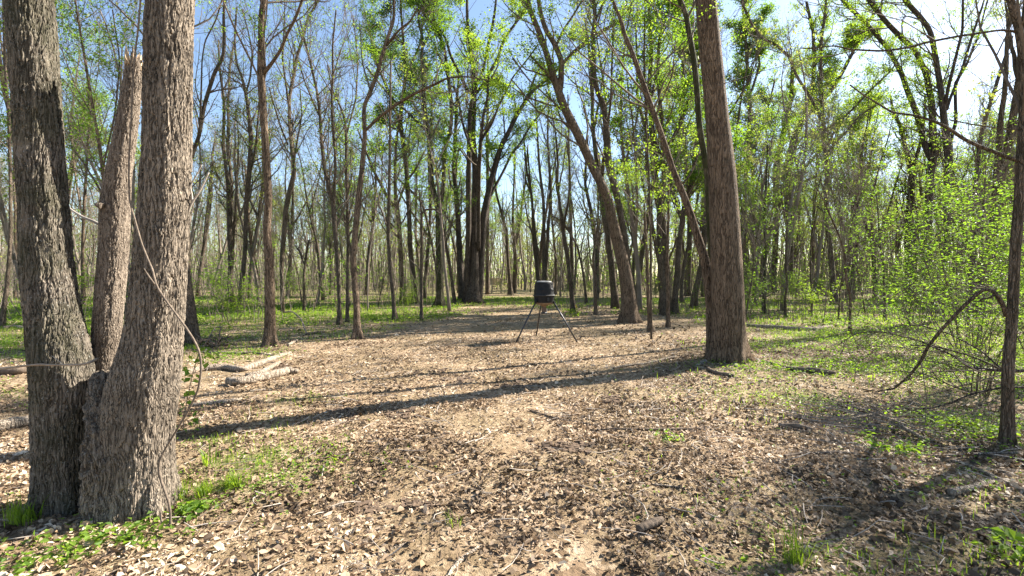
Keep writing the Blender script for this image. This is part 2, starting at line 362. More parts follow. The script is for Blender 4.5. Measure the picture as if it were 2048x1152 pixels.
# ------------------------------------------------------------------ dry leaf litter
def build_litter():
    rng = np.random.RandomState(5); parts = []; rn = []
    for (n, d0, d1, s) in ((96000, 2.2, 8, .027), (84000, 8, 16, .031), (36000, 16, 34, .056)):
        x, y = wedge(n, d0, d1, rng, 1.9 if d0 < 8 else 1.6, 1.1)
        g = green(x, y); keep = rng.random(n) > g * .6
        bare = vnoise(x / 1.3, y / 1.3, 21) * .55 + vnoise(x / .42, y / .42, 22) * .45
        keep &= rng.random(n) < np.clip((bare - .30) * 3.0 + np.clip((6.5 - y) / 5, 0, .6) + np.clip(x / 12, 0, .3), .14, 1)
        x, y = x[keep], y[keep]; n = len(x); heap = np.clip(vnoise(x / .33, y / .33, 23) - .5, 0, 1)
        z = height(x, y) + rng.random(n) ** 1.5 * (.014 + .05 * heap) + .003
        a = rng.uniform(0, 2 * np.pi, n); tilt = rng.normal(0, .38 + .3 * heap, n)
        d = np.stack([np.cos(a) * np.cos(tilt), np.sin(a) * np.cos(tilt), np.sin(tilt)], 1)
        up = nrm(np.array([0, 0, 1.]) + rng.normal(size=(n, 3)) * .5); sd = nrm(np.cross(d, up)); up = np.cross(sd, d)
        L = s * np.clip(rng.lognormal(0, .5, n), .35, 2.6)[:, None]; w = L * rng.uniform(.08, .42, n)[:, None]; cu = rng.uniform(-.5, 1.0, n)[:, None] * w
        c = np.stack([x, y, z], 1) - d * L * .5
        cl = rng.normal(0, .16, n)[:, None] * L; jx = lambda: rng.uniform(.75, 1.25, (n, 1))
        b0 = c; tp = c + d * L + up * cl; l1 = c + d * L * .3 * jx() + sd * w * jx() + up * cu; l2 = c + d * L * .7 * jx() + sd * w * .8 * jx() + up * (cu * .8 + cl)
        r1 = c + d * L * .3 * jx() - sd * w * jx() + up * cu; r2 = c + d * L * .68 * jx() - sd * w * .75 * jx() + up * (cu + cl)
        V = np.stack([b0, l1, l2, tp, r2, r1], 1).reshape(-1, 3); i = np.arange(n)[:, None] * 6
        q = np.stack([i + np.array([[0, 3, 2, 1]]), i + np.array([[0, 5, 4, 3]])], 1).reshape(-1, 4)
        parts.append((V, q))
        damp = vnoise(x / .9, y / .9, 24) * .5 + vnoise(x / .3, y / .3, 25) * .5
        tone = np.clip(rng.beta(1.7, 2.2, n) * .9 + .9 * 1.3 * (damp - .5) + .05 - .03 * np.clip((x - 1.5) / 3, 0, 1), 0, 1); rn.append(np.repeat(tone, 2))  # last term darkens leaves to the right: shade put into their colour
    # crumbs: small broken bits between the leaves
    n = 48000; x, y = wedge(n, 2.2, 19, rng, 1.6); z = height(x, y) + .006 + rng.random(n) * .008
    a = rng.uniform(0, 6.28, n); L = rng.uniform(.005, .016, n) * np.clip(y / 5, .8, 2); d = np.stack([np.cos(a), np.sin(a), rng.normal(0, .3, n)], 1) * L[:, None]; e = np.stack([-np.sin(a), np.cos(a), rng.normal(0, .4, n)], 1) * (L * rng.uniform(.25, .7, n))[:, None]
    c = np.stack([x, y, z], 1); V = np.stack([c - d - e, c + d - e * .6, c + d * .8 + e, c - d * .7 + e * .8], 1).reshape(-1, 3)
    parts.append((V, np.arange(n)[:, None] * 4 + np.array([[0, 1, 2, 3]]))); rn.append(np.clip(rng.beta(1.6, 2, n), 0, 1))
    V, q = join(parts)
    tag(link('leaf_litter', mk_mesh('leaf_litter', V, q, M['litter'], smooth=False, attrs={'rnd': np.concatenate(rn)})), kind='stuff',
        label='dry brown fallen leaves strewn over the clearing floor', cat='leaf litter')
    # twigs lying about
    n = 2600; x, y = wedge(n, 2.3, 26, rng, 1.5)
    a = rng.uniform(0, np.pi * 2, n); L = rng.uniform(.08, .4, n); K = 4
    t = np.linspace(-.5, .5, K)[None, :]
    bx = rng.normal(0, .12, (n, 1)) * (t * t) * 4
    px = x[:, None] + np.cos(a)[:, None] * t * L[:, None] - np.sin(a)[:, None] * bx * L[:, None]
    py = y[:, None] + np.sin(a)[:, None] * t * L[:, None] + np.cos(a)[:, None] * bx * L[:, None]
    pz = height(px, py) + .018 + rng.random((n, 1)) * .012 + t * rng.normal(0, .06, (n, 1))
    V, q = tubes(np.stack([px, py, pz], -1), rng.uniform(.002, .006, (n, 1)) * np.linspace(1, .5, K)[None, :], 4, cap=False)
    tag(link('twig_litter', mk_mesh('twig_litter', V, q, M['twig_pale'])), kind='stuff', label='thin broken twigs scattered among the dry leaves', cat='twigs')
build_litter()

# ------------------------------------------------------------------ grass and herbs
def blades(x, y, h, w, rng, lean=.35):
    n = len(x); z = height(x, y) - .01
    a = rng.uniform(0, 2 * np.pi, n); d = np.stack([np.cos(a), np.sin(a), np.zeros(n)], 1); s = np.stack([-np.sin(a), np.cos(a), np.zeros(n)], 1)
    l = np.abs(rng.normal(0, lean, n))[:, None]; h = h[:, None]; w = w[:, None] if np.ndim(w) else w
    b = np.stack([x, y, z], 1); up = np.array([0, 0, 1.])
    m = b + up * h * .55 + d * l * h * .3; tp = b + up * h * (1 - .4 * l) + d * l * h
    V = np.stack([b - s * w * .5, b + s * w * .5, m + s * w * .45, m - s * w * .45, tp + s * w * .08, tp - s * w * .08], 1).reshape(-1, 3)
    i = np.arange(n)[:, None] * 6
    return V, np.stack([i + np.array([[0, 1, 2, 3]]), i + np.array([[3, 2, 4, 5]])], 1).reshape(-1, 4)
def herbs(x, y, h, rng, nl=6, ls=.04):
    """small leafy plants: nl leaves round each stem point"""
    n = len(x); z = height(x, y)
    px = np.repeat(x, nl) + rng.normal(0, 1, n * nl) * np.repeat(h, nl) * .35
    py = np.repeat(y, nl) + rng.normal(0, 1, n * nl) * np.repeat(h, nl) * .35
    pz = np.repeat(z, nl) + rng.random(n * nl) * np.repeat(h, nl)
    return leaf_quads(np.stack([px, py, pz], 1), ls, rng, flat=.55, aspect=.62)
def build_cover():
    rng = np.random.RandomState(9); gp, hp = [], []
    for (n, d0, d1, hh, ww, hl) in ((26000, 2.3, 9, (.03, .11), .006, .028), (42000, 9, 20, (.04, .15), .010, .045), (50000, 20, 48, (.06, .22), .022, .085)):
        x, y = wedge(n * 2, d0, d1, rng, 1.8); g = green(x, y)
        k = rng.random(len(x)) < g * (.75 if d0 > 8 else .9); x, y = x[k][:n], y[k][:n]
        sel = vnoise(x / 1.4, y / 1.4, 31) + rng.normal(0, .12, len(x)) > .52
        xg, yg = x[sel], y[sel]; h = rng.uniform(*hh, len(xg))
        gp.append(blades(xg, yg, h, np.full(len(xg), ww), rng))
        xh, yh = x[~sel], y[~sel]; hp.append(herbs(xh, yh, rng.uniform(hh[0] * .7, hh[1] * .9, len(xh)), rng, 3, hl))
    V, q = join(gp); tag(link('grass', mk_mesh('grass', V, q, M['grass'], smooth=False, attrs={'rnd': np.repeat(rng.random(len(q) // 2), 2)})), kind='stuff', label='green spring grass growing round the edges of the clearing', cat='grass')
    V, q = join(hp); tag(link('ground_herbs', mk_mesh('ground_herbs', V, q, M['forb'], smooth=False, attrs={'rnd': rng.random(len(q))})), kind='stuff', label='low broad leaved green plants covering the forest floor', cat='ground cover')
build_cover()

# ------------------------------------------------------------------ the three-stemmed tree in the left foreground
def lobes(seed, amp, n=5):
    r = np.random.RandomState(seed); fr = np.arange(2, 2 + n); ph = r.uniform(0, 6.28, n); kz = r.uniform(-.06, .06, n); am = r.uniform(.4, 1, n) / np.sqrt(fr)
    def f(k, th):
        return 1 + amp * sum(am[i] * np.sin(fr[i] * th[None, :] + ph[i] + kz[i] * k[:, None]) for i in range(n))[None]
    return f
def hero_stem(rows, d, depth_scale, seed, amp, mt, S=200, step=.011, name='stem', flare=0, dd=None, jag=False):
    """rows: (x_left, x_right, y) outline of one stem at forward distance d"""
    rows = np.array(rows, float); cx = (rows[:, 0] + rows[:, 1]) / 2; w = (rows[:, 1] - rows[:, 0])
    pts = []
    for i, (a, b_, y) in enumerate(rows):
        di = d + (dd[i] if dd else 0); t1, t2 = math.atan((a - 1024) / F), math.atan((b_ - 1024) / F); tc = (t1 + t2) / 2; p = P(1024 + F * math.tan(tc), y, di); pts.append([*p, di / math.cos(tc) * math.sin((t2 - t1) / 2)])
    K = int(np.linalg.norm(np.diff(np.array(pts)[:, :3], axis=0), axis=1).sum() / step)
    A = resample(pts, K); Pp = A[None, :, :3]; R = A[None, :, 3]
    lf = lobes(seed, amp); r = np.random.RandomState(seed + 50)
    ztop = A[:, 2]
    ph = r.uniform(0, 6.28, 8)
    def rmod(k, th):
        m = lf(k * step / .02, th)[0]
        z = ztop[:, None]
        m = m + .012 * np.sin(9 * th[None] + 2.2 * z + ph[0]) + .010 * np.sin(14 * th[None] - 3 * z + ph[1]) + .02 * np.sin(3.1 * z + th[None] * 1 + ph[2])
        if flare:
            fl = np.exp(-np.clip(z - .02, 0, 9) / .16) * flare
            m = m + fl * (.35 + .65 * np.clip(np.sin(5 * th[None] + ph[3]) + .4 * np.sin(9 * th[None] + ph[4]), -.3, 1.4))
        return m[None]
    V, q = tubes(Pp, R, S, cap=False, rmod=rmod)
    Vr = V.reshape(K, S, 3)
    if depth_scale != 1: Vr[:, :, 1] = A[:, None, 1] + (Vr[:, :, 1] - A[:, None, 1]) * depth_scale
    if jag:                      # splintered top
        th = np.arange(S) * 2 * np.pi / S
        jg = .05 * np.sin(3 * th + 1) + .04 * np.sin(7 * th) + .03 * np.sin(17 * th + 2) + r.uniform(-.02, .02, S)
        w_ = np.clip((np.arange(K) - K + 14) / 13, 0, 1)[:, None]
        Vr[:, :, 2] += w_ * jg[None]
        c = Vr[-1].mean(0) - np.array([0, 0, .07]); V = np.vstack([Vr.reshape(-1, 3), c]); s = np.arange(0, S, 2)
        q2 = np.stack([(K - 1) * S + s, (K - 1) * S + s + 1, (K - 1) * S + (s + 2) % S, np.full(len(s), len(V) - 1)], 1)
        q = np.vstack([q, q2]); mi = np.r_[np.zeros(len(q) - len(q2)), np.ones(len(q2))]
        return V, q, mi, A
    return Vr.reshape(-1, 3), q, None, A
HERO_D = 4.25 * KD
hero = empty('tree', (P(200, 1000, HERO_D)[0], HERO_D, 0))
tag(hero, 'large furrowed tree with three fused stems, one snapped off, left foreground', 'tree')
def off(V, o): return V - np.array(o.location)
L_rows = [(66, 186, 1085), (64, 186, 1040), (60, 187, 968), (57, 189, 900), (57, 187, 842), (55, 190, 733), (50, 172, 654), (43, 160, 600), (36, 146, 500), (34, 138, 417), (26, 129, 300), (22, 123, 208), (14, 119, 100), (7, 109, 0), (-4, 100, -120), (-20, 80, -400), (-60, 20, -800)]
R_rows = [(178, 352, 1070), (182, 350, 1030), (183, 349, 968), (184, 351, 900), (188, 354, 842), (210, 365, 760), (232, 368, 713), (249, 370, 654), (257, 373, 600), (265, 377, 500), (273, 381, 417), (281, 384, 300), (284, 385, 208), (286, 387, 120), (291, 389, 0), (296, 392, -120), (310, 395, -400), (330, 400, -800)]
S_rows = [(196, 226, 790), (190, 226, 750), (182, 232, 713), (182, 246, 659), (187, 252, 586), (195, 259, 480), (196, 261, 410), (208, 264, 352), (224, 274, 279), (237, 281, 206), (246, 285, 160), (250, 285, 122)]
for rows, ds, sd, am, nm, fl, dd in ((L_rows, .95, 3, .022, 'hero_mossy', .3, None), (R_rows, .9, 8, .02, 'hero', .28, None)):
    V, q, _, A = hero_stem(rows, HERO_D, ds, sd, am, M['hero'], S=180, step=.0135, flare=fl)
    # only the part near the camera's view is dense; beyond 4.4 m the stems go on coarser
    link('stem', mk_mesh('stem', off(V, hero), q, M[nm]), hero)
V, q, mi, A = hero_stem(S_rows, HERO_D + .2, .9, 12, .035, M['snag'], S=120, step=.015, jag=True)
link('broken_stem', mk_mesh('broken_stem', off(V, hero), q, [M['snag'], M['inner']], mat_idx=mi), hero)
# gnarled callus between the stems
def burl():
    r = np.random.RandomState(4); pts = [[*P(a_, y_, HERO_D - o_), w_ / 2 / F * HERO_D] for a_, y_, w_, o_ in ((208, 1075, 74, .13), (207, 1030, 62, .13), (207, 980, 56, .13), (208, 930, 58, .13), (209, 880, 56, .11), (208, 840, 50, .08), (206, 800, 46, .04), (205, 765, 40, 0), (204, 745, 22, -.03))]
    A = resample(pts, 60); V, q = tubes(A[None, :, :3], A[None, :, 3], 80, cap=False)
    c = np.repeat(A[:, :3], 80, 0); dv = V - c; th = np.tile(np.arange(80), 60) / 80 * 30; zz = V[:, 2] * 45
    k = vnoise(th * 1.1, zz * .7, 41) * .5 + vnoise(th * 2.5, zz * 1.6, 42) * .35 + (vnoise(th * 5, zz * 3, 43)) * .2
    V = c + dv * (.62 + .80 * k)[:, None]
    return V, q
V, q = burl(); link('burl', mk_mesh('burl', off(V, hero), q, M['hero']), hero)
# knob and stub on the broken stem, small side limb of it
def px_path(pts, dpt, K, wscale=1.0):
    A = []
    for i, p in enumerate(pts):
        d = (dpt[i] if hasattr(dpt, '__len__') else dpt) * KD
        A.append([*P(p[0], p[1], d), p[2] / 2 / F * d * wscale / math.hypot(1, (p[0] - 1024) / F)])
    return resample(A, K)
def tube_obj(name, pts, dpt, mt, parent=None, K=None, S=8, onto=None, seed=0, rough=.0):
    A = px_path(pts, dpt, K or max(4, len(pts) * 3))
    if rough:
        r = np.random.RandomState(seed)
        V, q = tubes(A[None, :, :3], A[None, :, 3], S, rmod=lambda k, th: (1 + rough * r.uniform(-1, 1, (len(k), len(th))))[None])
    else: V, q = tubes(A[None, :, :3], A[None, :, 3], S)
    loc = (0, 0, 0)
    if parent is not None: V = V - np.array(parent.location)
    else: loc = A[0, :3].copy(); V = V - loc
    return link(name, mk_mesh(name, V, q, mt), parent, loc)
tube_obj('knob', [(204, 412, 16), (198, 410, 15), (192, 409, 8)], HERO_D / KD + .12, M['snag'], hero, S=16, rough=.06)
tube_obj('limb', [(205, 452, 8), (186, 442, 8), (167, 435, 7), (150, 425, 6), (139, 417, 5), (120, 398, 3)], [4.5, 4.6, 4.7, 4.8, 4.9, 5.1], M['twig_pale'], hero)
for s in ((252, 122, 5), (258, 118, 4), (268, 121, 3)):
    tube_obj('splinter', [(s[0], 128, s[2] + 2), (s[0] - 1, s[1] - 4, s[2]), (s[0] - 2, s[1] - 14, 1)], HERO_D / KD + .2, M['inner'], hero, S=5)
# dead twiggy branch standing against the right stem
tube_obj('dead_branch', [(368, 455, 6), (374, 430, 5), (384, 405, 5), (398, 385, 4), (410, 362, 3), (418, 345, 2)], 4.3, M['twig_pale'], hero)
tube_obj('dead_branch', [(384, 405, 4), (384, 390, 4), (380, 372, 3), (392, 352, 3), (404, 330, 2)], 4.3, M['twig_pale'], hero)

# vine
vine_pts = [(341, 1054, 7), (341, 1018, 7), (333, 991, 7), (320, 957, 7), (316, 930, 7), (322, 912, 6), (346, 872, 6), (373, 828, 6), (396, 782, 6), (403, 740, 6), (401, 708, 6), (389, 681, 6), (367, 648, 6), (334, 604, 6), (311, 570, 6), (307, 545, 7), (301, 531, 6), (283, 487, 5), (270, 440, 5), (259, 403, 5), (257.5, 360, 5), (258, 315, 5), (263, 224, 5), (268.5, 122, 5), (276, 60, 5), (281, 0, 5), (285, -150, 5), (290, -500, 4)]
vd = [3.85, 3.84, 3.83, 3.82, 3.82, 3.82, 3.82, 3.8, 3.78, 3.76, 3.76, 3.76, 3.77, 3.8, 3.83, 3.85, 3.88, 3.93, 3.97, 4.0, 4.0, 4.02, 4.03, 4.05, 4.05, 4.05, 4.05, 4.1]
v = empty('vine', tuple(P(341, 1054, 3.85 * KD))); tag(v, 'woody vine looping up in front of the right stem of the three-stemmed tree', 'vine')
tube_obj('stem', [(a, b_, w * .82) for a, b_, w in vine_pts], vd, M['vine'], v, K=191, S=10, rough=.12)
tube_obj('stub', [(309, 568, 4), (297, 552, 4), (288, 537, 2)], 3.8, M['vine'], v)
tube_obj('rootlet', [(341, 1050, 4), (330, 1052, 4), (322, 1040, 5), (321, 1022, 4)], 3.84, M['vine'], v)
def leaf_fan(o, pts, d, n, size, rng, mt, spread=.05, name='leaves', K=1):
    c = np.array([P(a, b_, d) for a, b_ in pts]); c = np.repeat(c, n, 0) + rng.normal(0, spread, (len(pts) * n, 3))
    V, q = leaf_quads(c, size, rng, flat=.5, aspect=.7, hang=.25)
    if o is not None: V = V - np.array(o.location)
    return link(name, mk_mesh(name, V, q, mt, smooth=False, attrs={'rnd': rng.random(len(q))}), o)
rg = np.random.RandomState(77)
sp_ = empty('sapling', tuple(G(366, 865))); tag(sp_, 'tiny bright green seedling climbing beside the vine at the foot of the trunk', 'sapling')
SD = float(G(366, 865)[1])
tube_obj('stem', [(366, 866, 2), (368, 830, 2), (376, 790, 2), (386, 745, 2), (396, 710, 2), (420, 675, 2), (440, 672, 1)], SD / KD, M['vine'], sp_, S=5)
leaf_fan(sp_, [(378, 700), (392, 690), (410, 700), (420, 712), (402, 722), (372, 735), (384, 760), (366, 805), (378, 790), (368, 850), (384, 838), (376, 868)], SD, 5, .075, rg, M['forb'], .035)
br = empty('branch', tuple(P(0, 738, 3.9 * KD))); tag(br, 'bare grey stick lodged level across the left stem and into the fork', 'stick')
tube_obj('stick', [(-60, 742, 6), (0, 738, 6), (55, 731, 6), (82, 729, 7), (84, 729, 8), (90, 730, 6), (130, 730, 6), (160, 730, 6), (178, 726, 7), (192, 719, 7), (195, 717, 5)], [3.85, 3.88, 3.9, 3.93, 3.93, 3.93, 3.95, 3.98, 4.02, 4.1, 4.15], M['stick'], br, K=60, S=10, rough=.12)
tube_obj('twig', [(128, 730, 2), (112, 718, 2), (104, 712, 1)], 3.95, M['twig_pale'], br, S=4)

# ------------------------------------------------------------------ traced trees
def grow(stems, rng, n1, n2, n3, l1, l2, l3, zmin, leafn, leafsize, up1=.8, rmin=.006, tmin=.3, ang=(25, 60), sp=.10):
    """stems: (B,K,3),(B,K) -> twig tubes and leaf anchor points"""
    Pp, R = stems
    P1, R1 = spawn(Pp, R, n1 * 2, tmin, .98, l1[0], l1[1], ang, up1, 7, rng, .55, .16, rmin)
    k = P1[:, 0, 2] > zmin; P1, R1 = P1[k][:n1], np.minimum(R1[k][:n1], .009 + .0012 * float(np.median(Pp[:, 0, 1])))
    if len(P1) < 3: return [], np.zeros((0, 3))
    P2, R2 = spawn(P1, R1, n2, .15, .98, l2[0], l2[1], (20, 60), up1 * .7, 5, rng, .6, .2, rmin * .75)
    P3, R3 = spawn(P2, R2, n3, .1, .98, l3[0], l3[1], (20, 60), up1 * .5, 3, rng, .7, .22, rmin * .55)
    out = [(P1, R1, 4), (P2, R2, 3), (P3, R3, 3)]
    if leafn:
        src = np.concatenate([P3[:, -1], P3[:, 1], P3[:, 1], P2[:, -1]], 0)
        kk = vnoise(src[:, 0] * .8 + src[:, 2] * .37, src[:, 2] * .8 + src[:, 1] * .5, rng.randint(99)) > .33
        src = src[kk] if kk.sum() > 10 else src
        nc = max(4, leafn // 8); cc = src[rng.randint(0, len(src), nc)]; idx = rng.randint(0, nc, leafn); pts = cc[idx] + rng.normal(0, 1, (leafn, 3)) * np.array([1, 1, .6]) * np.maximum(sp, leafsize * .9) * rng.uniform(.6, 1.3, nc)[idx][:, None]
        return out, pts
    return out, np.zeros((0, 3))
ZN = [(35, 'at the far left edge'), (120, 'behind the left stem'), (260, 'in the gap beside the broken stem'), (385, 'behind the right stem'), (470, 'beside the hidden leaning trunk'), (530, 'left of the slender light brown tree'), (620, 'right of the slender light brown tree'),
      (712, 'left of the slim curved tree'), (790, 'right of the slim curved tree'), (870, 'left of the mossy forked tree'), (935, 'behind the massive dark tree'), (1000, 'near the wooden stand'), (1075, 'left of the feeder'), (1115, 'right behind the feeder'), (1170, 'in the bright gap'), (1250, 'left of the thick leaning trunk'),
      (1310, 'by the young maple'), (1380, 'behind the slender leaning stem'), (1450, 'behind the big right trunk'), (1520, 'just right of the big trunk'), (1600, 'below the broad double-limbed tree'), (1680, 'around the mossy-burl tree'), (1760, 'behind the kinked sapling'), (1840, 'by the forking dark trunk'), (1910, 'below the great dark trees'), (2000, 'behind the leafy shrub'), (9999, 'at the right edge')]
def zone(u): return next(t for a, t in ZN if u < a)
TREES = []; LS, LN = .60, 3.5      # leaf size and number, all traced trees
def traced(label, stems, bk='bark_b', leaf='leaf_y', leafn=0, d=None, H=15, n=(26, 110, 420), lsize=.10, basew=None, seed=None, group=None, cat='tree', zmin=None, tw='twig', name='tree', spread=.5, tmin=.3, pleaf=None, ext=True):
    seed = len(TREES) + 100 if seed is None else seed; rng = np.random.RandomState(seed)
    x0, y0 = stems[0][0][0], stems[0][0][1]
    if d is not None: d = d * KD
    g = G(x0, y0) if d is None else np.array([(x0 - 1024) / F * d, d, float(height((x0 - 1024) / F * d, d))])
    d = g[1]; root = empty(name, tuple(g)); tag(root, label, cat, group)
    lean = rng.normal(0, .035); done = []
    lv0 = []
    for si, st in enumerate(stems):
        st = np.array(st, float)
        if si == 0:
            d0 = d; slope = lean
        else:
            best = min(((a[0] - st[0, 0]) ** 2 + (a[1] - st[0, 1]) ** 2, a[2]) for a in done)
            d0 = best[1]; slope = rng.uniform(-spread, spread)
        z0 = P(st[0, 0], st[0, 1], d0)[2]; A = []
        acc = 0; prev = None
        for j, p in enumerate(st):
            q_ = P(p[0], p[1], d0)
            if prev is not None: acc += np.linalg.norm(q_ - prev)
            prev = q_; dj = d0 + slope * acc
            A.append([*P(p[0], p[1], dj), p[2] / 2 / F * dj * dj / math.hypot((p[0] - 1024) / F * dj, dj)])
        if si == 0: A[0][2] = g[2] - .12; A[0][0], A[0][1] = g[0], g[1]
        A = np.array(A); zt = A[-1, 2]
        if ext and st[-1, 1] < 14 and zt < H * .95:
            dv = nrm(A[-1, :3] - A[-2, :3]); e = A[-1].copy(); rr = e[3]
            nn = 5; hgt = (H * rng.uniform(.85, 1.05) - zt) / nn
            for j in range(nn):
                dv = nrm(dv + np.array([0, 0, .35]) + rng.normal(0, .10, 3)); e = e.copy(); e[:3] = e[:3] + dv * hgt; e[3] = rr * (1 - (j + 1) / (nn + .3)); A = np.vstack([A, e])
        K = int(np.clip(len(A) * 4, 12, 60)); R_ = resample(A, K)
        R_[:, 3] = np.maximum(R_[:, 3], .006)
        S = 24 if (si == 0 and d < 30) else (14 if d < 30 else 10)
        if si: S = max(8, S // 2)
        if si == 0:
            zz = R_[:, 2] - g[2]; r0 = np.interp(.9, zz, R_[:, 3]); ph = rng.uniform(0, 6.28, 3)
            def rmod(k, th, zz=zz, ph=ph):
                fl = np.exp(-np.clip(zz, 0, 9) / .24)[:, None]
                return (1 + .04 * np.sin(2 * th + ph[0] + k[:, None] * .2) + .035 * np.sin(3 * th + ph[1] - k[:, None] * .15) + fl * .42 * np.clip(np.sin(4 * th + ph[2]) + .5 * np.sin(7 * th), -.5, 1.5))[None]
            # denser rings near the foot
            Pz = np.concatenate([np.linspace(0, .12, 8)[:-1], np.linspace(.12, 1, K)]); t_ = np.linspace(0, 1, K)
            R_ = np.stack([np.interp(Pz, t_, R_[:, i]) for i in range(4)], 1); zz2 = R_[:, 2] - g[2]
            V, q = tubes(R_[None, :, :3], R_[None, :, 3], S, rmod=lambda k, th: rmod(k, th, zz2))
            link('trunk', mk_mesh('trunk', V - g, q, M[bk]), root)
        else:
            V, q = tubes(R_[None, :, :3], R_[None, :, 3], S)
            link('limb', mk_mesh('limb', V - g, q, M[bk]), root)
        for a, b_ in zip(st, A): done.append((a[0], a[1], b_[1]))
        # level-0 set for twigs, common point count
        C0 = resample(np.c_[R_[:, :3], R_[:, 3]], 24); lv0.append(C0)
    L0 = np.stack(lv0); zmin = (3.0 if zmin is None else zmin)
    sc = np.clip(d / 20, .6, 1.6)
    tw_, lp = grow((L0[:, :, :3], L0[:, :, 3]), rng, *n, (1.2 * sc ** .3, 3.4), (.6, 1.7), (.3, .9), zmin, int(leafn * LN), lsize, rmin=.0045 + .00022 * d, tmin=tmin)
    if tw_:
        V, q = join([tubes(a, b_, s, cap=False) for a, b_, s in tw_])
        tag(link('twigs', mk_mesh('twigs', V - g, q, M[tw]), root), kind='stuff')
    if pleaf is not None and len(pleaf):
        pp = np.array([P(a, b_, d * (1 + rng.normal(0, .01))) for a, b_ in pleaf]); m = 14
        lp = np.vstack([lp, np.repeat(pp, m, 0) + rng.normal(0, .10 * d / 15, (len(pp) * m, 3))])
    if len(lp):
        V, q = leaf_quads(lp, lsize * LS, rng, flat=.4, aspect=.62)
        tag(link('crown', mk_mesh('crown', V - g, q, M[leaf], smooth=False, attrs={'rnd': rng.random(len(q))}), root), kind='stuff')
    TREES.append(root); return root
T = traced
T('slender light brown tree with a pale side limb, nearest right of the three-stemmed tree',
  [[(540, 692, 38), (540, 672, 25), (540, 620, 21), (538, 520, 19), (533, 460, 17), (537, 400, 16), (534, 334, 16), (528, 243, 15), (522, 152, 16), (522, 91, 12), (523, 30, 13), (528, 0, 12)],
   [(526, 148, 9), (545, 125, 7), (563, 98, 7), (573, 70, 6), (592, 35, 6), (604, 0, 5)]], 'bark_a', 'leaf_g', 500, H=13, n=(14, 50, 160), lsize=.08,
  pleaf=[(500, 290), (515, 292), (535, 288), (548, 160), (555, 165), (500, 148), (570, 60), (595, 72), (512, 88), (530, 105), (620, 165)])
T('slim brown tree with a curved leader and long right limb, at the left clearing edge',
  [[(714, 677, 30), (714, 660, 16), (713, 613, 13), (706, 522, 13), (711, 461, 12), (717, 400, 12), (724, 340, 10), (730, 273, 9), (727, 213, 8), (739, 188, 8), (753, 152, 8), (761, 122, 8), (773, 82, 7), (788, 40, 6), (788, 0, 5)],
   [(730, 262, 6), (755, 237, 6), (791, 210, 6), (822, 191, 6), (846, 179, 5), (870, 169, 5), (894, 156, 4), (931, 153, 3), (975, 160, 2)],
   [(773, 91, 5), (800, 58, 4), (820, 44, 4), (834, 18, 3)]], 'bark_a', 'leaf_g', 200, H=13, n=(18, 60, 200), lsize=.07)
T('mossy dark tree forking into two limbs, just left of the massive dark multi-stemmed tree',
  [[(880, 614, 28), (880, 600, 16), (880, 553, 13), (877, 461, 13), (878, 420, 13), (866, 380, 11), (861, 340, 10), (858, 273, 9), (852, 243, 8), (847, 197, 8), (846, 152, 7), (843, 122, 6), (846, 76, 6), (837, 46, 5), (837, 9, 4)],
   [(879, 418, 10), (886, 380, 9), (888, 340, 8), (888, 304, 8), (898, 273, 8), (903, 243, 7), (903, 213, 7), (900, 182, 7), (894, 137, 7), (888, 91, 6), (879, 67, 6), (864, 46, 6), (846, 24, 6), (834, 6, 5)],
   [(852, 261, 5), (834, 243, 5), (803, 213, 4), (785, 198, 4), (761, 170, 4), (733, 134, 3)],
   [(903, 213, 3), (918, 197, 3), (934, 182, 3)]], 'bark_m', 'leaf_g', 6500, H=24, n=(60, 260, 900), lsize=.17, zmin=6)
T('massive dark multi-stemmed tree with fanned limbs, tallest behind the centre of the clearing',
  [[(946, 606, 50), (946, 592, 30), (949, 553, 19), (948, 492, 15), (949, 431, 14), (951, 370, 13), (951, 334, 13), (945, 273, 13), (947, 213, 12), (948, 190, 12), (949, 152, 10), (943, 106, 8), (936, 61, 6), (934, 30, 6), (934, 0, 5)],
   [(932, 604, 18), (935, 522, 11), (937, 461, 11), (937, 401, 11), (937, 340, 11), (938, 334, 10), (938, 273, 9), (939, 228, 8), (944, 200, 7)],
   [(958, 600, 14), (961, 553, 14), (964, 477, 14), (968, 431, 15), (974, 401, 14), (981, 370, 13), (989, 336, 12), (1001, 295, 10), (1019, 261, 9), (1034, 228, 9), (1046, 210, 7), (1068, 179, 6), (1098, 156, 6), (1126, 128, 5), (1150, 103, 5), (1178, 85, 4), (1211, 61, 4), (1238, 43, 3)],
   [(981, 390, 5), (992, 370, 5), (1007, 342, 5), (1022, 310, 5), (1043, 283, 4), (1059, 255, 4), (1085, 222, 3), (1100, 201, 3)],
   [(1046, 210, 6), (1061, 179, 5), (1071, 149, 4), (1089, 125, 3)],
   [(957, 500, 8), (957, 401, 8), (958, 340, 8), (960, 304, 8), (962, 273, 7), (967, 228, 6), (975, 198, 5), (977, 152, 4)],
   [(963, 280, 5), (983, 249, 5), (998, 210, 4), (1013, 182, 4), (1025, 155, 3), (1050, 125, 3), (1077, 88, 3)],
   [(947, 307, 6), (931, 267, 5), (923, 237, 5), (917, 201, 5), (910, 176, 4), (895, 168, 3)],
   [(947, 190, 7), (934, 182, 7), (925, 158, 6), (910, 131, 6), (898, 103, 5), (894, 82, 5), (882, 61, 5), (870, 46, 5), (850, 10, 4)],
   [(950, 188, 7), (964, 173, 7), (979, 146, 7), (995, 118, 6), (1010, 73, 6), (1025, 55, 5), (1043, 30, 5), (1055, 10, 4)],
   [(952, 175, 6), (967, 137, 6), (976, 91, 6), (983, 61, 6), (989, 30, 5), (992, 0, 4)]], 'bark_d', 'leaf_y', 10000, H=30, n=(120, 480, 1700), lsize=.19, zmin=8)
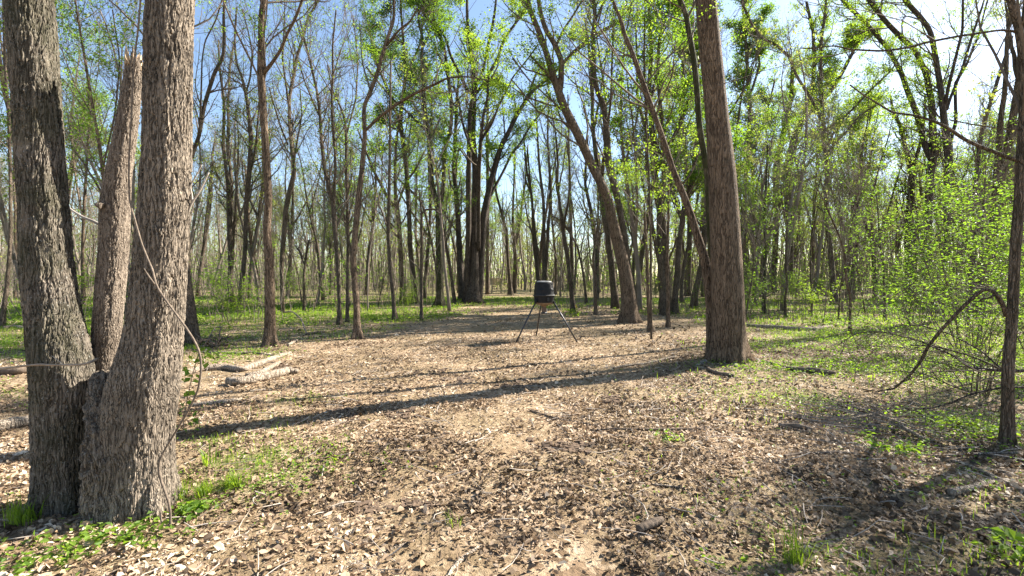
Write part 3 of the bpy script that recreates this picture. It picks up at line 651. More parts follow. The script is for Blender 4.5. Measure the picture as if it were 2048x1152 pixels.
T('dark leaning tree standing close behind the massive multi-stemmed tree, on its left',
  [[(925, 600, 18), (924, 570, 13), (920, 522, 11), (917, 461, 11), (914, 410, 10), (910, 364, 9), (907, 340, 8), (910, 289, 7), (912, 250, 7), (913, 213, 6), (918, 150, 4)]], 'bark_d', 'leaf_g', 1200, H=22, lsize=.17)
T('straight dark pole tree just right of the massive multi-stemmed tree', [[(975, 589, 10), (975, 560, 8), (975, 461, 7), (975, 340, 6), (975, 182, 5), (976, 90, 3)]], 'bark_b', 'leaf_y', 500, H=28, n=(20, 70, 240), lsize=.2)
T('thin tree leaning left between the mossy forked tree and the dark trunks', [[(910, 607, 8), (901, 538, 6), (888, 470, 6), (878, 400, 5), (872, 330, 4)]], 'bark_b', 'leaf_y', 0, n=(10, 40, 120))
T('thin dark tree at the edge of the green cover, left of the mossy forked tree', [[(791, 641, 13), (788, 610, 8), (779, 522, 7), (776, 461, 7), (778, 401, 6), (779, 340, 6), (780, 319, 5), (780, 228, 5), (782, 120, 3)]], 'bark_b', 'leaf_y', 350, n=(16, 60, 200), zmin=2.5)
T('grey tree splitting into two limbs at mid height, left of the mossy forked tree',
  [[(806, 607, 20), (805, 590, 11), (802, 522, 9), (799, 461, 9), (797, 431, 9), (791, 401, 8), (790, 340, 6), (792, 290, 5), (799, 230, 4)], [(796, 425, 7), (773, 392, 7), (758, 361, 6), (746, 340, 5), (730, 298, 4), (716, 260, 3)], [(795, 410, 5), (812, 364, 5), (832, 338, 4), (850, 300, 3)]], 'bark_a', 'leaf_y', 700, H=17, lsize=.15)
T('thin sapling tree with small fork at head height, nearest left of the mossy forked tree', [[(843, 641, 8), (843, 583, 6), (843, 500, 6), (843, 431, 5), (843, 424, 4), (838, 380, 3)], [(843, 428, 4), (852, 419, 4), (868, 418, 3), (882, 428, 2)]], 'bark_b', 'leaf_g', 150, n=(14, 40, 100), zmin=1.5, ext=False)
T('curved thin stem arching left from behind the mossy forked tree', [[(876, 600, 6), (873, 538, 5), (864, 486, 5), (849, 419, 5), (837, 395, 4), (815, 376, 4), (791, 352, 3)]], 'bark_b', 'leaf_y', 200, n=(14, 40, 120), ext=False)
T('thin leaning tree in the gap right of the tree stand', [[(1021, 589, 11), (1020, 570, 8), (1016, 522, 7), (1013, 461, 6), (1001, 419, 5), (992, 385, 4), (988, 330, 3)]], 'bark_b', 'leaf_g', 300, n=(16, 60, 160))
T('forked slender tree with fresh green leaves left of the feeder', [[(1028, 586, 11), (1031, 522, 8), (1028, 480, 7), (1025, 431, 5), (1028, 370, 4), (1030, 300, 3)], [(1029, 490, 6), (1038, 467, 5), (1043, 416, 5), (1050, 370, 4), (1056, 290, 3)]], 'bark_b', 'leaf_g', 1100, n=(24, 80, 240), lsize=.2, zmin=3)
T('twin slender dark stems rising directly behind the feeder', [[(1078, 590, 10), (1077, 559, 8), (1068, 492, 6), (1066, 431, 6), (1063, 386, 5), (1053, 340, 4), (1047, 270, 3)], [(1078, 575, 6), (1074, 507, 6), (1068, 446, 5), (1063, 395, 4), (1055, 300, 3)]], 'bark_b', 'leaf_y', 0, d=44, n=(16, 60, 200))
T('tall wavy pair of stems rising behind the right side of the feeder', [[(1088, 588, 10), (1088, 547, 8), (1088, 461, 6), (1087, 401, 6), (1079, 340, 5), (1074, 260, 4), (1070, 180, 3)], [(1090, 560, 7), (1095, 492, 6), (1097, 446, 6), (1102, 401, 6), (1099, 340, 5), (1095, 273, 4), (1097, 198, 3), (1098, 150, 2)]], 'bark_b', 'leaf_y', 0, d=42, n=(20, 70, 220))
T('thin dark stem in the bright gap right of the feeder', [[(1111, 589, 7), (1112, 522, 6), (1106, 461, 5), (1103, 425, 4), (1102, 350, 3)]], 'bark_b', 'leaf_y', 0, n=(12, 40, 140))
T('straight dark pole tree in the bright gap between the feeder and the leaning trunk', [[(1146, 589, 13), (1145, 570, 9), (1143, 492, 7), (1140, 401, 6), (1139, 340, 5), (1137, 258, 4), (1136, 190, 3)]], 'bark_d', 'leaf_y', 0, n=(20, 80, 300))
T('thin stem bowing to the left, right of the bright gap', [[(1173, 607, 6), (1170, 575, 5), (1165, 538, 5), (1155, 492, 4), (1135, 458, 4), (1120, 440, 3), (1104, 432, 2)]], 'bark_b', 'leaf_y', 0, n=(20, 70, 200), zmin=2, ext=False)
T('slim sapling with a narrow U-shaped fork right of the feeder', [[(1191, 629, 7), (1191, 590, 6), (1191, 553, 5), (1185, 522, 4), (1191, 477, 4), (1196, 440, 3), (1198, 380, 2)], [(1191, 550, 4), (1198, 522, 4), (1196, 485, 3), (1202, 420, 2)]], 'bark_a', 'leaf_g', 200, n=(12, 36, 90), zmin=2, ext=False)
T('dark tree leaning left behind the U-forked sapling', [[(1194, 600, 10), (1193, 540, 8), (1190, 477, 8), (1181, 416, 7), (1170, 370, 6), (1171, 340, 5), (1176, 270, 3)]], 'bark_d', 'leaf_y', 200, n=(20, 70, 260))
T('thick trunk leaning left with stripped bark, forking high above the feeder',
  [[(1259, 645, 46), (1259, 632, 36), (1257, 598, 28), (1251, 553, 25), (1241, 507, 23), (1229, 461, 22), (1222, 431, 20), (1217, 401, 19), (1204, 370, 18), (1188, 340, 18), (1172, 304, 18), (1158, 273, 18), (1143, 243, 18), (1128, 213, 16), (1117, 182, 15), (1100, 131, 12), (1093, 106, 11), (1083, 76, 11), (1068, 40, 10), (1056, 9, 9), (1054, 0, 9)],
   [(1119, 186, 12), (1122, 164, 12), (1123, 121, 11), (1108, 85, 11), (1092, 61, 10), (1082, 30, 9), (1077, 0, 8)],
   [(1123, 130, 5), (1145, 105, 5), (1178, 76, 5), (1214, 55, 4), (1245, 40, 3)],
   [(1112, 92, 5), (1126, 60, 4), (1141, 39, 4), (1165, 0, 3)],
   [(1110, 165, 5), (1095, 148, 5), (1080, 132, 4), (1060, 110, 3)]], 'bark_a', 'leaf_y', 4500, H=17, n=(60, 220, 760), lsize=.12, zmin=6.2)
T('dark upright tree directly behind the thick leaning trunk',
  [[(1270, 640, 20), (1266, 600, 16), (1257, 538, 13), (1250, 477, 13), (1241, 431, 13), (1232, 386, 13), (1223, 349, 14), (1217, 334, 14), (1213, 258, 12), (1208, 207, 11), (1196, 188, 10), (1188, 152, 9), (1187, 106, 9), (1185, 70, 9), (1191, 40, 8), (1188, 0, 7)],
   [(1214, 262, 5), (1222, 200, 5), (1224, 120, 4), (1228, 40, 3)],
   [(1190, 45, 5), (1200, 20, 4), (1208, 0, 4)]], 'bark_b', 'leaf_g', 3600, H=20, n=(50, 200, 650), lsize=.13, zmin=5)
T('thin young maple with bright leaves, nearest right of the thick leaning trunk', [[(1302, 664, 14), (1299, 640, 8), (1297, 613, 7), (1295, 553, 7), (1293, 492, 6), (1290, 443, 5), (1288, 400, 3)], [(1293, 500, 3), (1275, 470, 2), (1250, 440, 2)], [(1292, 470, 3), (1310, 440, 2), (1325, 425, 2)]],
  'bark_a', 'leaf_y', 380, n=(14, 40, 120), lsize=.10, zmin=2.2, ext=False, pleaf=[(1225, 400), (1238, 396), (1246, 402), (1255, 405), (1262, 412), (1290, 390), (1300, 385), (1285, 420), (1320, 420), (1332, 415), (1345, 405), (1352, 415), (1310, 470), (1322, 500), (1290, 492), (1296, 558), (1308, 565)])
T('whip-thin bare stem beside the young bright maple', [[(1303, 678, 4), (1302, 583, 4), (1301, 492, 4), (1298, 340, 3), (1292, 250, 2)]], 'bark_b', 'leaf_y', 60, n=(8, 24, 60), ext=False)
T('thin brown sapling between the young maple and the slender leaning stem', [[(1336, 655, 10), (1336, 630, 8), (1336, 583, 7), (1334, 522, 6), (1337, 431, 5), (1336, 395, 4), (1340, 330, 3)]], 'bark_a', 'leaf_y', 300, n=(12, 40, 120), zmin=2.5, ext=False, pleaf=[(1352, 412), (1362, 408), (1372, 412), (1380, 425), (1340, 470)])
T('dark tree with two leaders behind the thin brown saplings',
  [[(1328, 630, 20), (1327, 610, 15), (1323, 553, 13), (1320, 492, 12), (1318, 431, 11), (1328, 370, 10), (1327, 340, 9), (1324, 243, 8), (1315, 152, 7), (1318, 76, 6), (1333, 30, 5), (1340, 0, 4)],
   [(1323, 545, 9), (1311, 486, 9), (1302, 440, 8), (1299, 370, 7), (1293, 340, 7), (1293, 273, 6), (1292, 213, 6), (1288, 120, 4), (1290, 10, 3)]], 'bark_b', 'leaf_g', 5000, H=21, n=(55, 220, 700), lsize=.16, zmin=4.5)
T('mottled tree leaning right, behind the slender stem that leans from the big right trunk',
  [[(1347, 628, 18), (1350, 590, 13), (1354, 553, 12), (1358, 492, 11), (1364, 446, 10), (1372, 401, 10), (1387, 355, 8), (1389, 300, 8), (1400, 240, 6)],
   [(1366, 440, 7), (1350, 400, 7), (1335, 340, 5), (1310, 280, 4)], [(1372, 405, 6), (1393, 440, 5), (1400, 450, 4)]], 'bark_b', 'leaf_g', 3200, H=19, n=(40, 150, 500), lsize=.16, zmin=4)
T('slender trunk leaning left out of the base of the big right trunk',
  [[(1427, 716, 30), (1424, 660, 26), (1422, 613, 22), (1412, 528, 19), (1393, 468, 16), (1378, 419, 15), (1363, 379, 13), (1346, 340, 12), (1330, 289, 12), (1302, 210, 11), (1281, 152, 10), (1263, 100, 9), (1247, 67, 8), (1244, 43, 7), (1226, 6, 6), (1222, -10, 6)],
   [(1360, 375, 4), (1383, 345, 4), (1400, 300, 3)], [(1310, 235, 4), (1325, 200, 3), (1345, 150, 3), (1350, 90, 2)]], 'bark_a', 'leaf_y', 900, H=12, n=(30, 110, 380), lsize=.07, zmin=5)
T('dark stem rising close behind the left side of the big right trunk',
  [[(1428, 690, 16), (1424, 560, 14), (1419, 416, 13), (1416, 350, 13), (1399, 258, 12), (1393, 170, 12), (1387, 112, 12), (1377, 61, 11), (1372, 24, 10), (1359, 0, 10)]], 'bark_m', 'leaf_g', 1600, H=14, n=(22, 80, 300), lsize=.09, zmin=7)
bigr = T('big straight grey-brown trunk with a flared foot and long shadow, right of the clearing',
  [[(1457, 722, 92), (1457, 707, 78), (1456, 690, 74), (1456, 654, 72), (1455, 600, 69), (1453, 553, 68), (1449, 461, 62), (1444, 350, 55), (1434, 228, 44), (1422, 106, 43), (1412, 0, 42), (1405, -90, 40)]], 'bark_a', 'leaf_y', 1500, H=17, n=(30, 120, 420), lsize=.09, zmin=9.5, tmin=.5)
T('straight slim tree right of the big trunk', [[(1512, 593, 14), (1511, 575, 9), (1509, 522, 8), (1504, 461, 8), (1505, 386, 7), (1505, 340, 6), (1500, 298, 5), (1498, 240, 3)]], 'bark_b', 'leaf_y', 700, lsize=.16)
T('thin tree wrapped in green leaves just right of the big trunk', [[(1528, 627, 9), (1528, 600, 7), (1529, 553, 6), (1530, 492, 6), (1529, 430, 5), (1532, 370, 4), (1535, 290, 3)]], 'bark_m', 'leaf_g', 1500, n=(34, 110, 260), lsize=.11, zmin=.6, tmin=.08)
T('dark trunk leaning right and merging into the broad double-limbed crown', [[(1541, 584, 20), (1545, 560, 15), (1550, 522, 12), (1552, 461, 12), (1555, 425, 12), (1552, 370, 13), (1552, 334, 14), (1565, 273, 14), (1574, 237, 12), (1583, 190, 9), (1586, 120, 7)]], 'bark_d', 'leaf_y', 4000, H=27, n=(50, 200, 700), lsize=.2, zmin=7)
T('broad dark tree with two great limbs sweeping right and upward, beyond the big trunk',
  [[(1580, 572, 18), (1580, 540, 14), (1580, 492, 14), (1578, 431, 17), (1576, 386, 19), (1574, 340, 19), (1580, 319, 20), (1590, 273, 16), (1608, 234, 13), (1663, 182, 10), (1681, 152, 9), (1702, 112, 8), (1720, 76, 7), (1739, 40, 6), (1769, 0, 4)],
   [(1608, 234, 10), (1614, 213, 10), (1625, 182, 9), (1629, 121, 8), (1626, 61, 7), (1614, 9, 6), (1612, 0, 5)],
   [(1590, 360, 6), (1640, 300, 6), (1693, 264, 5), (1730, 225, 4), (1754, 207, 3)]], 'bark_d', 'leaf_y', 9000, d=62, H=32, n=(90, 380, 1300), lsize=.26, zmin=10)
T('thin crooked stem with kinked middle, right of the leaf-wrapped tree', [[(1571, 635, 6), (1570, 598, 5), (1575, 568, 5), (1571, 528, 5), (1574, 461, 4), (1565, 407, 3), (1561, 370, 2)]], 'bark_b', 'leaf_g', 200, n=(10, 30, 80), zmin=1.5, ext=False)
T('straight narrow trunk midway between the big trunk and the bent branch', [[(1627, 589, 11), (1626, 570, 8), (1626, 522, 7), (1628, 461, 6), (1629, 401, 5), (1632, 355, 4), (1634, 290, 3)]], 'bark_b', 'leaf_y', 600, lsize=.18)
T('tree with a mossy burl clump and several crossing limbs, midway right',
  [[(1669, 609, 20), (1668, 590, 16), (1665, 553, 12), (1660, 492, 11), (1654, 446, 11), (1653, 370, 11), (1656, 334, 11), (1649, 289, 9), (1646, 243, 8), (1644, 198, 7), (1641, 137, 7), (1643, 76, 7), (1650, 30, 6), (1652, 0, 5)],
   [(1655, 305, 6), (1676, 280, 6), (1693, 264, 5), (1720, 230, 4), (1754, 210, 3), (1790, 200, 2)],
   [(1647, 262, 6), (1678, 243, 5), (1708, 216, 5), (1739, 182, 4), (1784, 140, 4), (1800, 110, 3)],
   [(1644, 240, 7), (1632, 215, 6), (1620, 194, 6), (1593, 152, 6), (1578, 112, 6), (1553, 91, 6), (1520, 73, 6), (1502, 46, 5), (1483, 3, 5)],
   [(1657, 335, 6), (1640, 350, 6), (1610, 362, 5), (1590, 380, 4)]], 'bark_b', 'leaf_y', 4800, H=20, n=(70, 280, 900), lsize=.15, zmin=5.5)
T('spindly sapling with a knuckled kink standing on the grass at right', [[(1699, 672, 8), (1700, 640, 6), (1701, 592, 6), (1693, 568, 6), (1690, 510, 5), (1681, 477, 4), (1663, 437, 4), (1648, 401, 3), (1632, 373, 2)], [(1690, 508, 3), (1714, 486, 3), (1740, 478, 2)]], 'bark_a', 'leaf_g', 60, n=(8, 24, 60), lsize=.09, zmin=2.4, ext=False, pleaf=[(1700, 543), (1707, 541), (1750, 480), (1765, 482), (1778, 478), (1722, 480)])
T('dark thin sapling standing alone on the bright grass at right', [[(1770, 642, 7), (1770, 615, 5), (1769, 583, 5), (1767, 528, 5), (1760, 492, 4), (1757, 440, 3), (1752, 380, 2)]], 'bark_d', 'leaf_g', 260, n=(14, 40, 110), zmin=1.8, ext=False)
T('leaning slim dark tree behind the knuckled sapling', [[(1708, 590, 9), (1709, 560, 7), (1714, 492, 6), (1720, 431, 5), (1733, 386, 5), (1738, 330, 4), (1745, 280, 3)]], 'bark_d', 'leaf_y', 150, n=(20, 80, 260))
T('thick dark trunk splitting into two at mid height, right background',
  [[(1820, 588, 28), (1820, 570, 21), (1818, 522, 19), (1817, 461, 18), (1822, 401, 17), (1824, 340, 15), (1817, 320, 12), (1809, 289, 9), (1800, 249, 8), (1788, 228, 6), (1780, 190, 4)],
   [(1824, 345, 10), (1832, 318, 9), (1840, 289, 8), (1848, 240, 5), (1850, 190, 4)]], 'bark_d', 'leaf_y', 1100, d=50, H=20, n=(40, 160, 600), lsize=.2, zmin=6)
T('great dark tree fanning into thick limbs that lean left over the right background',
  [[(1858, 590, 26), (1857, 550, 19), (1855, 492, 17), (1858, 416, 17), (1861, 340, 18), (1868, 310, 18), (1866, 260, 16), (1864, 207, 15), (1852, 146, 13), (1828, 97, 12), (1803, 76, 12), (1773, 45, 10), (1737, 0, 9)],
   [(1864, 320, 15), (1852, 298, 14), (1834, 228, 13), (1815, 182, 12), (1803, 146, 11), (1776, 97, 10), (1740, 55, 9), (1700, 15, 9), (1685, 0, 8)]], 'bark_d', 'leaf_y', 2600, d=40, H=25, n=(60, 240, 800), lsize=.17, zmin=8)
T('great dark tree with tall upright limbs, rightmost of the big background trees',
  [[(1896, 590, 24), (1895, 553, 16), (1894, 492, 14), (1894, 401, 14), (1897, 334, 16), (1896, 304, 18), (1888, 243, 16), (1882, 182, 14), (1870, 106, 12), (1861, 61, 11), (1840, 33, 11), (1809, 0, 10)],
   [(1890, 215, 8), (1895, 182, 8), (1910, 121, 7), (1925, 61, 6), (1926, 0, 5)],
   [(1893, 220, 8), (1900, 198, 7), (1925, 137, 7), (1943, 76, 6), (1964, 15, 5), (1968, 0, 4)],
   [(1897, 300, 8), (1912, 243, 8), (1910, 167, 7), (1931, 134, 6), (1958, 70, 5), (1967, 30, 4), (1975, 0, 4)]], 'bark_d', 'leaf_y', 2000, d=38, H=24, n=(60, 240, 800), lsize=.16, zmin=8)
T('dark slanting tree seen above the leafy shrub at far right', [[(1945, 600, 14), (1947, 500, 12), (1950, 380, 11), (1958, 300, 10), (1964, 258, 9), (1983, 200, 8), (1998, 152, 8), (2013, 106, 7), (2025, 73, 5)]], 'bark_d', 'leaf_y', 500, d=34, H=18, n=(20, 80, 280))
T('upright trunk at the right edge of the photo with long bare limbs reaching left',
  [[(2013, 893, 36), (2014, 860, 31), (2015, 796, 29), (2015, 737, 29), (2021, 678, 26), (2025, 619, 25), (2028, 553, 24), (2031, 492, 24), (2040, 400, 24), (2041, 334, 23), (2046, 258, 20), (2049, 152, 21), (2043, 91, 20), (2035, 45, 19), (2020, 0, 18), (2012, -40, 17), (2000, -200, 14)],
   [(2040, 68, 7), (2027, 62, 6), (2000, 60, 6), (1974, 64, 6), (1913, 73, 6), (1852, 85, 6), (1822, 94, 6), (1790, 99, 5), (1761, 102, 5), (1700, 99, 4), (1669, 91, 3), (1629, 97, 3), (1600, 96, 2)],
   [(2040, 322, 13), (2025, 318, 11), (1989, 304, 10), (1958, 292, 9), (1931, 280, 9), (1894, 255, 8), (1870, 243, 7), (1831, 231, 6), (1785, 225, 5), (1755, 207, 4), (1727, 190, 3), (1700, 170, 2)],
   [(1870, 243, 4), (1858, 225, 4), (1846, 207, 3)],
   [(2040, 260, 3), (1990, 256, 2), (1940, 248, 2), (1900, 240, 2)],
   [(2044, 55, 12), (2052, 20, 11), (2060, -60, 9)]], 'bark_b', 'leaf_y', 60, H=8, n=(12, 50, 140), lsize=.05, zmin=2.9, tw='twig', spread=.15)
T('dark limb-bearing tree half hidden behind the right stem of the three-stemmed tree',
  [[(376, 600, 16), (374, 520, 14), (374, 430, 11), (376, 345, 9), (386, 305, 9), (398, 273, 8), (408, 213, 8), (420, 173, 8), (430, 143, 8), (447, 115, 7), (449, 76, 7), (447, 36, 6), (449, 0, 5)],
   [(398, 280, 4), (402, 200, 4), (404, 120, 3), (410, 82, 3), (432, 40, 3), (444, 0, 3)]], 'bark_b', 'leaf_y', 300, d=26, H=17)
T('leaning thick trunk with a torn root heap, half hidden right of the three-stemmed tree', [[(383, 692, 46), (380, 660, 36), (374, 600, 30), (366, 540, 26), (352, 440, 24), (335, 300, 22), (315, 150, 20), (300, 0, 18)]], 'bark_b', 'leaf_y', 300, H=14, zmin=7)
T('dark double-leadered tree, first of the group right of the three-stemmed tree',
  [[(462, 613, 20), (461, 590, 13), (461, 522, 11), (459, 460, 11), (456, 370, 8), (451, 328, 7), (446, 289, 7), (448, 243, 6), (448, 198, 6), (440, 146, 5), (436, 80, 3)],
   [(460, 450, 8), (464, 370, 7), (461, 340, 7), (455, 298, 7), (458, 252, 6), (455, 213, 6), (458, 182, 5), (459, 137, 5), (470, 76, 4), (473, 15, 3)]], 'bark_b', 'leaf_y', 300, n=(40, 150, 480))
T('dark wavy tree with thin upper forks, second of the group right of the three-stemmed tree',
  [[(482, 613, 15), (483, 568, 10), (490, 507, 9), (493, 401, 10), (499, 335, 10), (502, 273, 9), (494, 198, 7), (484, 152, 6), (473, 131, 5), (469, 76, 4), (473, 15, 3)],
   [(494, 200, 4), (493, 182, 4), (500, 158, 4), (505, 106, 4), (496, 61, 3), (484, 18, 3)], [(500, 340, 5), (512, 290, 5), (518, 210, 3), (524, 160, 2)]], 'bark_b', 'leaf_y', 400, n=(40, 150, 480))
T('pale stem slanting left of the slender light brown tree', [[(520, 594, 10), (517, 560, 8), (511, 538, 8), (502, 486, 7), (497, 440, 6), (494, 380, 5), (490, 330, 4)]], 'bark_a', 'leaf_y', 200)
T('dark many-forked tree immediately right of the slender light brown tree',
  [[(566, 629, 9), (564, 590, 8), (563, 522, 9), (569, 461, 10), (572, 416, 10), (586, 355, 10), (590, 346, 9), (584, 304, 8), (580, 258, 8), (578, 198, 7), (584, 167, 7), (590, 137, 6), (593, 115, 6), (608, 70, 5), (614, 40, 4), (636, 0, 4)],
   [(578, 215, 5), (575, 195, 5), (573, 176, 4), (565, 120, 4), (568, 60, 3), (570, 0, 2)],
   [(576, 290, 4), (560, 250, 4), (548, 210, 3), (538, 175, 3)], [(586, 345, 5), (591, 300, 4), (604, 230, 3), (600, 180, 3)]], 'bark_b', 'leaf_y', 500, n=(50, 180, 600))
T('thin short-crowned tree in the green ground cover, middle left', [[(608, 623, 7), (608, 553, 6), (611, 516, 5), (618, 480, 4)], [(609, 530, 3), (600, 505, 3), (590, 490, 2)]], 'bark_b', 'leaf_y', 80, n=(16, 60, 150), zmin=2.5, ext=False)
T('tall tree with two close parallel leaders, left of the slim curved forked tree',
  [[(680, 650, 12), (679, 620, 8), (678, 583, 8), (675, 522, 9), (669, 446, 9), (666, 401, 9), (657, 370, 8), (648, 336, 7), (642, 273, 7), (640, 228, 6), (634, 182, 5), (624, 137, 5), (614, 100, 4), (600, 40, 3)],
   [(667, 410, 7), (669, 370, 6), (671, 340, 6), (670, 304, 6), (665, 243, 6), (663, 194, 5), (666, 152, 5), (665, 91, 4), (672, 20, 3)],
   [(640, 235, 4), (625, 200, 4), (612, 170, 3), (596, 120, 3)]], 'bark_b', 'leaf_y', 500, n=(50, 180, 600))
T('slim tree right beside the slim curved forked tree, behind it on the left',
  [[(694, 644, 9), (695, 600, 7), (695, 553, 6), (696, 492, 6), (694, 370, 6), (692, 340, 6), (693, 258, 5), (688, 231, 5), (678, 206, 4), (664, 180, 3), (655, 130, 3)],
   [(694, 265, 4), (700, 243, 4), (712, 198, 4), (716, 120, 3), (706, 30, 2)]], 'bark_b', 'leaf_d', 700, n=(40, 150, 450))
T('dark curved trunk at the left edge behind the left stem', [[(3, 655, 14), (8, 610, 11), (14, 578, 10), (21, 474, 9), (21, 369, 8), (18, 250, 7), (10, 120, 6), (6, 0, 5)]], 'bark_b', 'leaf_g', 900, lsize=.12)
T('grey slim trunk at the left edge, just right of the dark curved one', [[(31, 597, 12), (30, 560, 9), (32, 460, 8), (28, 350, 7), (30, 200, 5)]], 'bark_a', 'leaf_g', 700, lsize=.15)
T('pale tree framed in the gap between the left stem and the broken stem', [[(167, 612, 13), (166, 570, 9), (165, 508, 8), (167, 439, 7), (172, 350, 6), (180, 230, 5), (172, 120, 4)], [(166, 440, 5), (150, 350, 4), (140, 250, 4), (160, 100, 3)]], 'bark_a', 'leaf_g', 2600, n=(50, 180, 560), lsize=.13, zmin=3.5)
T('leafy young maple filling the gap above the broken stem', [[(232, 640, 12), (228, 540, 9), (215, 430, 8), (200, 300, 7), (180, 180, 6), (160, 60, 5), (150, 0, 4)], [(212, 400, 5), (170, 330, 4), (140, 290, 3)], [(205, 340, 4), (230, 230, 4), (240, 120, 3), (225, 20, 3)], [(190, 240, 4), (150, 170, 3), (120, 90, 2)]],
  'bark_a', 'leaf_g', 2300, d=13.5, H=11, n=(60, 200, 560), lsize=.09, zmin=2.6, pleaf=[(140, 250), (160, 262), (180, 262), (200, 266), (215, 270), (150, 285), (170, 310), (195, 330), (150, 350), (190, 360), (205, 345), (170, 370), (20, 250), (10, 330), (15, 390)])
T('dark green crowned tall tree left of the mossy forked tree, filling the top with leaves',
  [[(830, 605, 14), (827, 560, 10), (820, 500, 10), (818, 420, 10), (812, 330, 9), (800, 240, 8), (812, 150, 7), (805, 60, 5), (800, 0, 4)], [(805, 260, 6), (780, 190, 6), (750, 120, 5), (735, 40, 4)], [(812, 150, 5), (840, 90, 4), (850, 10, 3)]], 'bark_b', 'leaf_d', 8500, d=38, H=26, n=(80, 330, 1100), lsize=.19, zmin=9)
T('tall leafy tree crowning the space left of the big right trunk', [[(1375, 610, 16), (1376, 560, 12), (1380, 460, 11), (1375, 350, 10), (1362, 230, 9), (1366, 120, 7), (1372, 20, 5), (1374, 0, 4)], [(1372, 300, 6), (1340, 220, 5), (1320, 140, 4)], [(1364, 200, 6), (1385, 130, 5), (1400, 40, 4)]], 'bark_b', 'leaf_y', 8000, d=56, H=36, n=(80, 330, 1100), lsize=.27, zmin=9)
T('tall leafy tree crowning the space right of the big right trunk', [[(1490, 605, 16), (1492, 560, 12), (1486, 460, 11), (1492, 350, 10), (1500, 230, 9), (1494, 120, 7), (1486, 20, 5), (1484, 0, 4)], [(1492, 330, 6), (1530, 240, 5), (1550, 160, 4)], [(1497, 200, 6), (1520, 130, 5), (1510, 40, 4)]], 'bark_b', 'leaf_g', 9000, d=58, H=38, n=(90, 360, 1200), lsize=.27, zmin=9)

T('tree beyond the right edge whose thin crown dapples the litter at lower right', [[(2380, 734, 34), (2380, 680, 26), (2380, 500, 22), (2375, 300, 18), (2370, 100, 14), (2370, -150, 10), (2370, -400, 6)], [(2375, 200, 10), (2330, 0, 8), (2280, -250, 5)], [(2372, 100, 10), (2420, -100, 8), (2460, -300, 5)], [(2376, 350, 9), (2460, 200, 7), (2520, 0, 5)]], 'bark_b', 'leaf_g', 1700, H=11, n=(50, 190, 600), lsize=.12, zmin=4.0, ext=False)

# roots of the big right trunk
for pts in ([(1440, 706, 24), (1420, 720, 14), (1400, 728, 7), (1385, 733, 4)], [(1478, 704, 24), (1500, 717, 14), (1518, 723, 8), (1534, 727, 4)], [(1462, 722, 16), (1470, 730, 10), (1474, 735, 5)]):
    A = np.array([[*G(a, b_), w / 2 / F * 12.4 * KD] for a, b_, w in pts]); A[0, 2] += .12; A[-1, 2] -= .02
    A = resample(A, 8); V, q = tubes(A[None, :, :3], A[None, :, 3], 8); link('root', mk_mesh('root', V - np.array(bigr.location), q, M['bark_g']), bigr)

# ------------------------------------------------------------------ background trees (built once per kind, then copied)
def bg_variant(seed, H, r0, nfork, n, leafn, leaf, bk, lsize=.2, lowz=.35):
    n = tuple(int(v * f) for v, f in zip(n, (1.5, 1.8, 2.2))); leafn = int(leafn * 2.2)
    rng = np.random.RandomState(seed); K = 26
    def stem(p, d, ln, r, up=.25, wob=.05):
        pts = [p]
        for j in range(K - 1):
            d = nrm(d + rng.normal(0, wob, 3) + np.array([0, 0, up / K])); pts.append(pts[-1] + d * ln / (K - 1))
        return np.array(pts), r * np.linspace(1, .12, K) ** .8, d
    p, r, _ = stem(np.zeros(3), nrm(np.array([rng.normal(0, .06), rng.normal(0, .06), 1.])), H, r0)
    r[0] *= 1.5; r[1] *= 1.1; p[0, 2] = -.3
    st = [(p, r)]
    for f in range(nfork):
        i = rng.randint(int(K * .2), int(K * .65)); a = rng.uniform(0, 6.28); s = rng.uniform(.3, .6)
        d = nrm(np.array([math.cos(a) * s, math.sin(a) * s, 1.])); q, rr, _ = stem(p[i], d, (H - p[i, 2]) * rng.uniform(.6, .95), r[i] * .75, up=1.2); st.append((q, rr))
    Pp = np.stack([s[0] for s in st]); R = np.stack([s[1] for s in st]); V, q = tubes(Pp, R, 7)
    me_t = mk_mesh('trunk', V, q, M[bk])
    tw_, lp = grow((Pp, R), rng, *n, (1.0, 3.2), (.6, 1.8), (.4, 1.1), H * .12, leafn, lsize, rmin=.011, tmin=lowz, up1=1.0, sp=.16)
    V, q = join([tubes(a, b_, s if s < 5 else 4, cap=False) for a, b_, s in tw_]); me_w = mk_mesh('twigs', V, q, M['far_bark'])
    me_c = None
    if leafn:
        V, q = leaf_quads(lp, lsize * .7, rng, flat=.4, aspect=.65); me_c = mk_mesh('crown', V, q, M[leaf], smooth=False, attrs={'rnd': rng.random(len(q))})
    return me_t, me_w, me_c
